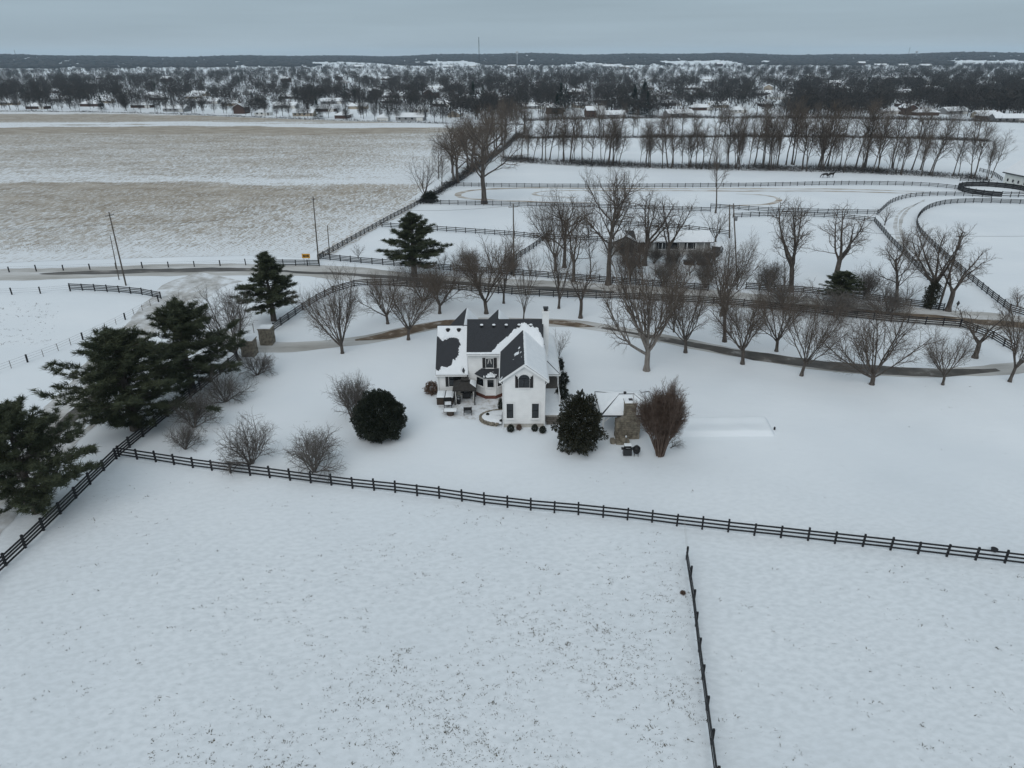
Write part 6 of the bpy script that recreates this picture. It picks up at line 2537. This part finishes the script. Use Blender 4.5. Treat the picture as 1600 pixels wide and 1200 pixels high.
def brush(name, pts, depth, h, n, label, wdt=.05, m_='far_twig', seed=1):
    rng = np.random.default_rng(seed)
    w_ = spline([P(*q) for q in pts], 4)
    idx = rng.uniform(0, len(w_) - 1.001, n)
    A = np.array([tuple(q) for q in w_])
    i = idx.astype(int)
    p = A[i] + (A[i + 1] - A[i]) * (idx - i)[:, None]
    p[:, 1] += rng.uniform(0, depth, n)
    p[:, 0] += rng.normal(0, 1, n)
    p[:, 2] = gz(p[:, 0], p[:, 1])
    hh = h * (.4 + .6 * (.5 + .5 * np.sin(p[:, 0] * .21 + 2 * np.sin(p[:, 0] * .07)))) * rng.uniform(.4, 1.1, n)
    p[:, 2] += hh * rng.uniform(0, .45, n)
    d = rand_dir(n, rng, .9) * hh[:, None]
    sd = unit_rows(np.cross(d, rand_dir(n, rng))) * wdt
    V2, F2 = slivers(p, d, sd)
    V2[:, 2] = np.maximum(V2[:, 2], -.05)
    return tag(link(name, np_mesh(name, V2, F2), M[m_]), label, 'brush', kind='stuff')


brush('brush', [(785, 253), (900, 260), (1060, 265), (1260, 269), (1400, 274), (1500, 280), (1552, 284)], 14, 2.4, 20000, 'dark tangled brush along the foot of the paddock treeline', .05, seed=31)
brush('hedgerow_brush', [(815, 217), (1000, 216), (1200, 215), (1400, 217), (1550, 222)], 6, 2.6, 11000, 'dark line of brush along the second hedgerow', .08, seed=32)
brush('field_edge_brush', [(655, 319), (690, 298), (730, 272), (770, 244), (812, 212)], 3, 2.6, 8000, 'dark brush along the slanting edge of the stubble field', .05, seed=33)
brush('field_far_brush', [(-60, 174), (150, 176), (300, 180), (450, 186), (700, 194), (820, 196)], 5, 2.0, 6000, 'low brush along the far edge of the stubble field', .09, seed=34)
brush('far_hedge_brush', [(820, 190), (1000, 186), (1200, 186), (1420, 188), (1640, 194)], 14, 3.2, 9000, 'dark hedge line at the back of the far snowy field', .12, seed=35)

# ------------------------------------------------------------------ suburb: houses with snowy roofs
HP = []


def house_proto(Lh, Wd, wh, rise, wallm, hip, garage, nwin, chim=True):
    o = empty('suburban_house', (0, 0, 0))
    g = MB()
    g.box(-Lh / 2, Lh / 2, -Wd / 2, Wd / 2, -.3, wh)
    if not hip:
        for sx in (-1, 1):
            t_ = [(sx * Lh / 2, -Wd / 2, wh), (sx * Lh / 2, Wd / 2, wh), (sx * Lh / 2, 0, wh + rise)]
            g.tri(*t_)
    g.build('wall', M[wallm], o)
    g = MB()
    e = .6
    ez_ = wh - e * rise / (Wd / 2)
    hx = Wd / 2 if hip else -e
    A = [Vector(q) for q in ((-Lh / 2 - e, -Wd / 2 - e, ez_), (Lh / 2 + e, -Wd / 2 - e, ez_), (Lh / 2 + e, Wd / 2 + e, ez_), (-Lh / 2 - e, Wd / 2 + e, ez_))]
    R0_, R1__ = Vector((-Lh / 2 + hx, 0, wh + rise)), Vector((Lh / 2 - hx, 0, wh + rise))
    g.slab([A[0], A[1], R1__, R0_], .22)
    g.slab([A[2], A[3], R0_, R1__], .22)
    if hip:
        g.slab([A[1], A[2], R1__], .22)
        g.slab([A[3], A[0], R0_], .22)
    ro = g.build('roof', M['roofsnow'], o)
    if chim:
        g = MB()
        g.box(Lh * .18, Lh * .18 + .9, .3, 1.2, wh, wh + rise + .9)
        g.build('chimney', M['h_brick'], ro)
    for k in range(nwin):
        x = -Lh / 2 + Lh * (k + .6) / (nwin + 1.4)
        for zz in ((1.0,) if wh < 4 else (1.0, 3.7)):
            g = MB()
            g.box(x - .65, x + .65, -Wd / 2 - .03, -Wd / 2 + .02, zz, zz + 1.2)
            g.build('window', M['glass'], o)
    g = MB()
    g.box(Lh / 2 - 5.2, Lh / 2 - .6, -Wd / 2 - .04, -Wd / 2 + .02, .1, 2.25) if garage else g.box(Lh / 2 - 2, Lh / 2 - 1, -Wd / 2 - .04, -Wd / 2 + .02, .1, 2.2)
    g.build('garage_door' if garage else 'door', M['h_white'] if garage else M['wicker'], o)
    return o


HP = [house_proto(18, 9, 2.8, 2.1, 'h_brick', True, True, 3), house_proto(16, 8.5, 2.8, 2.2, 'h_tan', False, False, 3), house_proto(13, 9, 5.4, 2.4, 'h_brick', False, False, 3),
      house_proto(20, 9.5, 2.9, 2.3, 'h_grey', False, True, 3), house_proto(12, 8, 2.7, 2.0, 'h_white', True, False, 2, False)]
used = [False] * len(HP)
HL = ['low brick house with a snowy hipped roof in the suburb', 'low tan house with a snowy gable roof in the suburb', 'two storey brick house with a snowy gable roof in the suburb',
      'long grey house with garage and snowy gable roof in the suburb', 'small white house with a snowy hipped roof in the suburb']


HOUSES = []


def screened(x, y, r_):
    """trees keep off the houses and leave most of them a view to the south"""
    for (hx, hy, _a, _b) in HOUSES:
        if abs(x - hx * y / hy) < 13 and -12 < hy - y < 0.13 * hy:
            return hy - y < 8 or r_ < .74
    return False


def place_house(px_, py_, k, rz, label=None, s=1.0, name='suburban_house', group='houses of the far suburb'):
    q = P(px_, py_)
    if used[k]:
        o = copy_tree(HP[k])
    else:
        o = HP[k]
        used[k] = True
    o.location = (q.x, q.y, gzf(q.x, q.y))
    o.rotation_euler = (0, 0, rz)
    o.scale = (s, s, s)
    zone = 'beyond the stubble field' if px_ < 730 else ('behind the paddock treeline' if px_ < 1180 else 'among the woods on the right')
    tag(o, label or HL[k].replace('in the suburb', zone), 'house' if name == 'suburban_house' else 'building', group)
    o.name = name
    HOUSES.append((q.x, q.y, px_, py_))
    return o


for (x, y, k) in ((205, 150, 4), (160, 163, 1), (142, 168, 0), (225, 170, 0), (280, 176, 3), (330, 164, 3), (375, 179, 2), (362, 167, 1), (412, 182, 4), (445, 171, 3), (478, 183, 1), (505, 176, 0), (540, 186, 0),
                  (250, 158, 0), (300, 156, 1), (400, 160, 4), (455, 156, 0), (520, 164, 3), (560, 172, 1), (585, 150, 2), (610, 163, 0), (600, 190, 4), (640, 190, 3), (660, 177, 4), (690, 168, 0), (710, 184, 1), (20, 166, 1), (60, 172, 0), (95, 160, 3), (-20, 160, 3),
                  (870, 178, 2), (905, 168, 1), (925, 183, 2), (950, 184, 3), (940, 160, 0), (985, 160, 4), (1020, 152, 3), (1045, 165, 0), (1040, 148, 1), (1095, 172, 0), (1125, 168, 1), (1150, 176, 4), (1062, 182, 3), (1195, 166, 0),
                  (880, 152, 4), (905, 145, 3), (1010, 140, 1), (830, 170, 3), (790, 160, 0), (760, 150, 1), (1332, 149, 1), (1415, 166, 0), (1418, 179, 2), (1440, 180, 0), (1380, 125, 4), (1395, 178, 4), (1485, 178, 3), (1550, 186, 0), (1575, 190, 3), (1535, 184, 1),
                  (1500, 118, 0), (1570, 110, 1), (1540, 135, 3), (1440, 128, 1), (1350, 128, 3), (1300, 136, 4), (1230, 150, 0), (1270, 120, 1), (1110, 130, 3), (1080, 140, 0)):
    place_house(x + rl.uniform(-4, 4), y - (2 if x < 720 else 0), k, rl.choice((0, .1, -.12, .3, 1.5, math.pi)) + rl.uniform(-.1, .1), s=.92)
for i in range(48):
    x = rl.uniform(-20, 1620)
    y = rl.uniform(122, 158)
    place_house(x, y, rl.randrange(5), rl.uniform(-.4, .4) + rl.choice((0, 1.57)), s=rl.uniform(1.0, 1.25))
FB = 'large pale farm building far off near the horizon'
for (x, y, k, s) in ((620, 103, 4, 1.7), (700, 104, 3, 1.8), (740, 103, 4, 2.2), (800, 103, 1, 1.9), (950, 104, 3, 2.2), (975, 105, 1, 1.8), (1123, 102, 2, 1.9), (1345, 101, 2, 1.9), (1375, 102, 3, 1.9), (1410, 102, 3, 1.7), (1445, 103, 3, 2.0), (935, 101, 4, 1.8), (560, 104, 3, 2.0)):
    place_house(x, y + 2, k, rl.uniform(-.3, .3), FB, s, 'farm_building', 'farm buildings near the horizon')

# ------------------------------------------------------------------ suburb trees: the nearest as individuals, the far ones as woods
LBL = {'far': ('bare tree among the houses of the suburb', 'bare trees of the suburb'), 'con': ('dark evergreen tree among the houses of the suburb', 'evergreens of the suburb')}
rl2 = random.Random(5)


def far_tree(px_, py_, key, h, wd):
    q = P(px_, py_)
    me, _, ph, pw_ = PROTO[key]
    kind = key[:3]
    o = bpy.data.objects.new('suburb_tree' if kind == 'far' else 'suburb_evergreen', me)
    C.objects.link(o)
    o.location = (q.x, q.y, 0)
    o.rotation_euler = (0, 0, rl2.uniform(0, 6.28))
    o.scale = (wd / pw_, wd / pw_, h / ph)
    zone = 'beyond the stubble field' if px_ < 730 else ('behind the paddock treeline' if px_ < 1180 else 'on the wooded right hand side')
    tag(o, LBL[kind][0].replace('of the suburb', zone), 'tree', LBL[kind][1])


def dens(x, y):
    """how wooded a spot of the suburb is, in picture terms turned to ground"""
    d = .62
    if 800 < x < 1240:
        d = .60 if y < 165 else .32
    if x >= 1240:
        d = 1.0 if y < 172 else .5
    if x < 260:
        d = .85
    if 320 < x < 700 and y > 168:
        d = .42
    return d


cnt = 0
for i in range(62):      # the row of trees along the far edge of the stubble field
    x = -20 + 740 * (i + rl2.random()) / 62
    y = (172.5 if x < 100 else 172.5 + (x - 100) * .0325) - rl2.uniform(0, 4)
    h = rl2.uniform(7, 14)
    far_tree(x, y, 'far%d' % rl2.randrange(5), h, h * rl2.uniform(.5, .8))
while cnt < 225:
    x = rl2.uniform(-60, 1660)
    y = rl2.uniform(136, 192)
    lim = 176 if x < 100 else (172 + (x - 100) * .033 if x < 820 else 188)
    if y > lim or rl2.random() > dens(x, y):
        continue
    q = P(x, y)
    if screened(q.x, q.y, rl2.random()):
        continue
    h = rl2.uniform(9, 17)
    far_tree(x, y, 'far%d' % rl2.randrange(5), h, h * rl2.uniform(.6, .95))
    cnt += 1
for (x, y, h) in ((245, 150, 17), (160, 172, 15), (75, 160, 13), (352, 148, 12), (375, 140, 18), (395, 165, 15), (402, 172, 14), (497, 185, 16), (540, 160, 20), (556, 165, 17), (610, 140, 13), (640, 160, 14), (740, 172, 26), (755, 168, 22), (870, 184, 20), (876, 178, 26),
                  (884, 172, 22), (990, 178, 24), (1005, 172, 28), (1010, 180, 20), (1040, 160, 14), (1355, 140, 16), (1390, 142, 14), (1475, 150, 15), (1255, 140, 14), (1170, 118, 20), (1190, 117, 18), (955, 116, 14), (1090, 118, 15), (1040, 116, 14), (815, 118, 16), (1440, 120, 18), (100, 130, 14), (20, 140, 12)):
    far_tree(x, y, 'con%d' % rl2.randrange(2), h * .8, h * rl2.uniform(.40, .55))

# woods beyond, one mass
rngw = np.random.default_rng(77)
VAR = []
for i in range(8):
    VAR.append(far_tree_geo(rngw, 80, 13.0, rngw.uniform(4, 5.5), .22, nl=4))
Vs, Fs, off = [], [], 0
n_done = 0
while n_done < 10500:
    x = rngw.uniform(-80, 1680)
    y = 103.5 + 85 * rngw.random() ** 1.75
    lim = 176 if x < 100 else (170 + (x - 100) * .033 if x < 820 else 187)
    if y > lim - 2:
        continue
    if y < 108 and x < 1480 and rngw.random() < .5:
        continue
    q = P(x, y)
    cl = .62 + .3 * math.sin(q.x * .009 + 1) + .3 * math.sin(q.y * .012 + q.x * .004) + .25 * math.sin(q.x * .05 + q.y * .03)
    if x > 1240:
        cl += .4
    cl += .15
    if y > 152:
        cl *= dens(x, y) * 1.1
    if rngw.random() > cl or screened(q.x, q.y, rngw.random()):
        continue
    v, f = VAR[n_done % 8]
    a = rngw.uniform(0, 6.28)
    h = rngw.uniform(.5, 1.1) + .5 * rngw.random() ** 4
    ww_ = h * rngw.uniform(.9, 1.4)
    c_, s_ = math.cos(a), math.sin(a)
    v2 = np.stack([(v[:, 0] * c_ - v[:, 1] * s_) * ww_ + q.x, (v[:, 0] * s_ + v[:, 1] * c_) * ww_ + q.y, v[:, 2] * h + gzf(q.x, q.y)], 1)
    Vs.append(v2)
    Fs.append(f + off)
    off += len(v2)
    n_done += 1
tag(link('far_woods', np_mesh('far_woods', np.concatenate(Vs), np.concatenate(Fs)), M['far_twig']), 'grey bare woods beyond the suburb reading as one mass', 'woods', kind='stuff')
# woods on the low hills at the horizon
ico = bmesh.new()
bmesh.ops.create_icosphere(ico, subdivisions=1, radius=1.0)
iv = np.array([tuple(v.co) for v in ico.verts])
ifc = np.array([[v.index for v in f.verts] for f in ico.faces])
ico.free()
N = 15000
Vs, Fs = [], []
th = rngw.uniform(-.80, .80, N)
rr0 = 3300 + 3400 * rngw.random(N) ** .8
keep = (rr0 > 4000) | (np.sin(th * 17 + 1) + np.sin(th * 41 + rr0 * .002) > -.3) | (th < -.28)
th, rr0 = th[keep], rr0[keep]
X = rr0 * np.sin(th)
Yv = rr0 * np.cos(th)
sc_ = rngw.uniform(.7, 1.3, (len(th), 1, 1)) * np.array([16.0, 16.0, 6.0])[None, None]
jit_ = 1 + rngw.normal(0, .22, (len(th), len(iv), 1))
Vb = iv[None] * jit_ * sc_ + np.stack([X, Yv, gz(X, Yv) + 3.5], 1)[:, None]
Fb = ifc[None] + (np.arange(len(th)) * len(iv))[:, None, None]
tag(link('horizon_woods', np_mesh('horizon_woods', Vb.reshape(-1, 3), Fb.reshape(-1, 3)), M['far_twig']), 'blue grey woods along the low hills at the horizon', 'woods', kind='stuff')


# masts and water towers on the horizon
def mast(px_, top_y, Y0, label, wd=1.6):
    t = PZ(px_, top_y, Y0)
    o = empty('radio_mast', (t.x, Y0, gzf(t.x, Y0)), 0, label, 'mast')
    z0 = gzf(t.x, Y0)
    hgt = t.z - z0
    lg = [Vector((t.x + wd * math.cos(a), Y0 + wd * math.sin(a), 0)) for a in (0.5, 2.6, 4.7)]
    for q in lg:
        g = MB()
        g.tube([(q.x, q.y, z0), (t.x + (q.x - t.x) * .5, Y0 + (q.y - Y0) * .5, z0 + hgt)], .22, 4)
        g.build('leg', M['dark_metal'], o)
    g = MB()
    n = 24
    for k in range(n):
        f0, f1 = 1 - .5 * k / n, 1 - .5 * (k + 1) / n
        for i in range(3):
            a, b = lg[i], lg[(i + 1) % 3]
            g.tube([(t.x + (a.x - t.x) * f0, Y0 + (a.y - Y0) * f0, z0 + hgt * k / n), (t.x + (b.x - t.x) * f1, Y0 + (b.y - Y0) * f1, z0 + hgt * (k + 1) / n)], .12, 3, False)
    g.build('bracing', M['dark_metal'], o)
    for fz in (.97, .86):
        g = MB()
        g.lathe((t.x, Y0, z0 + hgt * fz), [(1.3, 0), (1.3, 1.2)], 6)
        g.build('antenna', M['dark_metal'], o)


mast(748, 58, 2300, 'tall lattice radio mast rising above the horizon')
mast(1422, 74, 4200, 'distant lattice mast at the right of the horizon', 2.0)
mast(22, 78, 3600, 'distant short lattice mast at the left of the horizon', 2.2)
for (px_, ty, Y0, s, lb) in ((808, 80, 3200, .75, 'pale water tower on the horizon'), (1433, 79.5, 4300, .8, 'small pale water tower beside the distant mast')):
    t = PZ(px_, ty, Y0)
    z0 = gzf(t.x, Y0)
    hgt = t.z - z0
    o = empty('water_tower', (t.x, Y0, z0), 0, lb, 'water tower')
    g = MB()
    g.lathe((t.x, Y0, z0), [(3.4 * s, 0), (1.8 * s, 4), (1.6 * s, hgt - 12)], 10)
    g.build('stem', M['far_grey'], o)
    g = MB()
    g.lathe((t.x, Y0, z0 + hgt - 12.5), [(1.6 * s, 0), (7.5 * s, 4), (8.6 * s, 7), (7 * s, 10.5), (1 * s, 12.5)], 14)
    g.build('tank', M['far_grey'], o)

# ------------------------------------------------------------------ the air: haze round camera and scene
g = MB()
g.box(-10500, 10500, -3500, 10500, -2.0, 125.0)
hz = g.build('haze', None)
mh = bpy.data.materials.new('haze')
mh.use_nodes = True
t = mh.node_tree
t.nodes.clear()
oo = t.nodes.new('ShaderNodeOutputMaterial')
pv = t.nodes.new('ShaderNodeVolumePrincipled')
pv.inputs['Color'].default_value = (.62, .81, .97, 1)
pv.inputs['Density'].default_value = 0.00005
t.links.new(pv.outputs[0], oo.inputs['Volume'])
hz.data.materials.append(mh)
tag(hz, 'thin winter haze over the land', 'haze', kind='stuff')
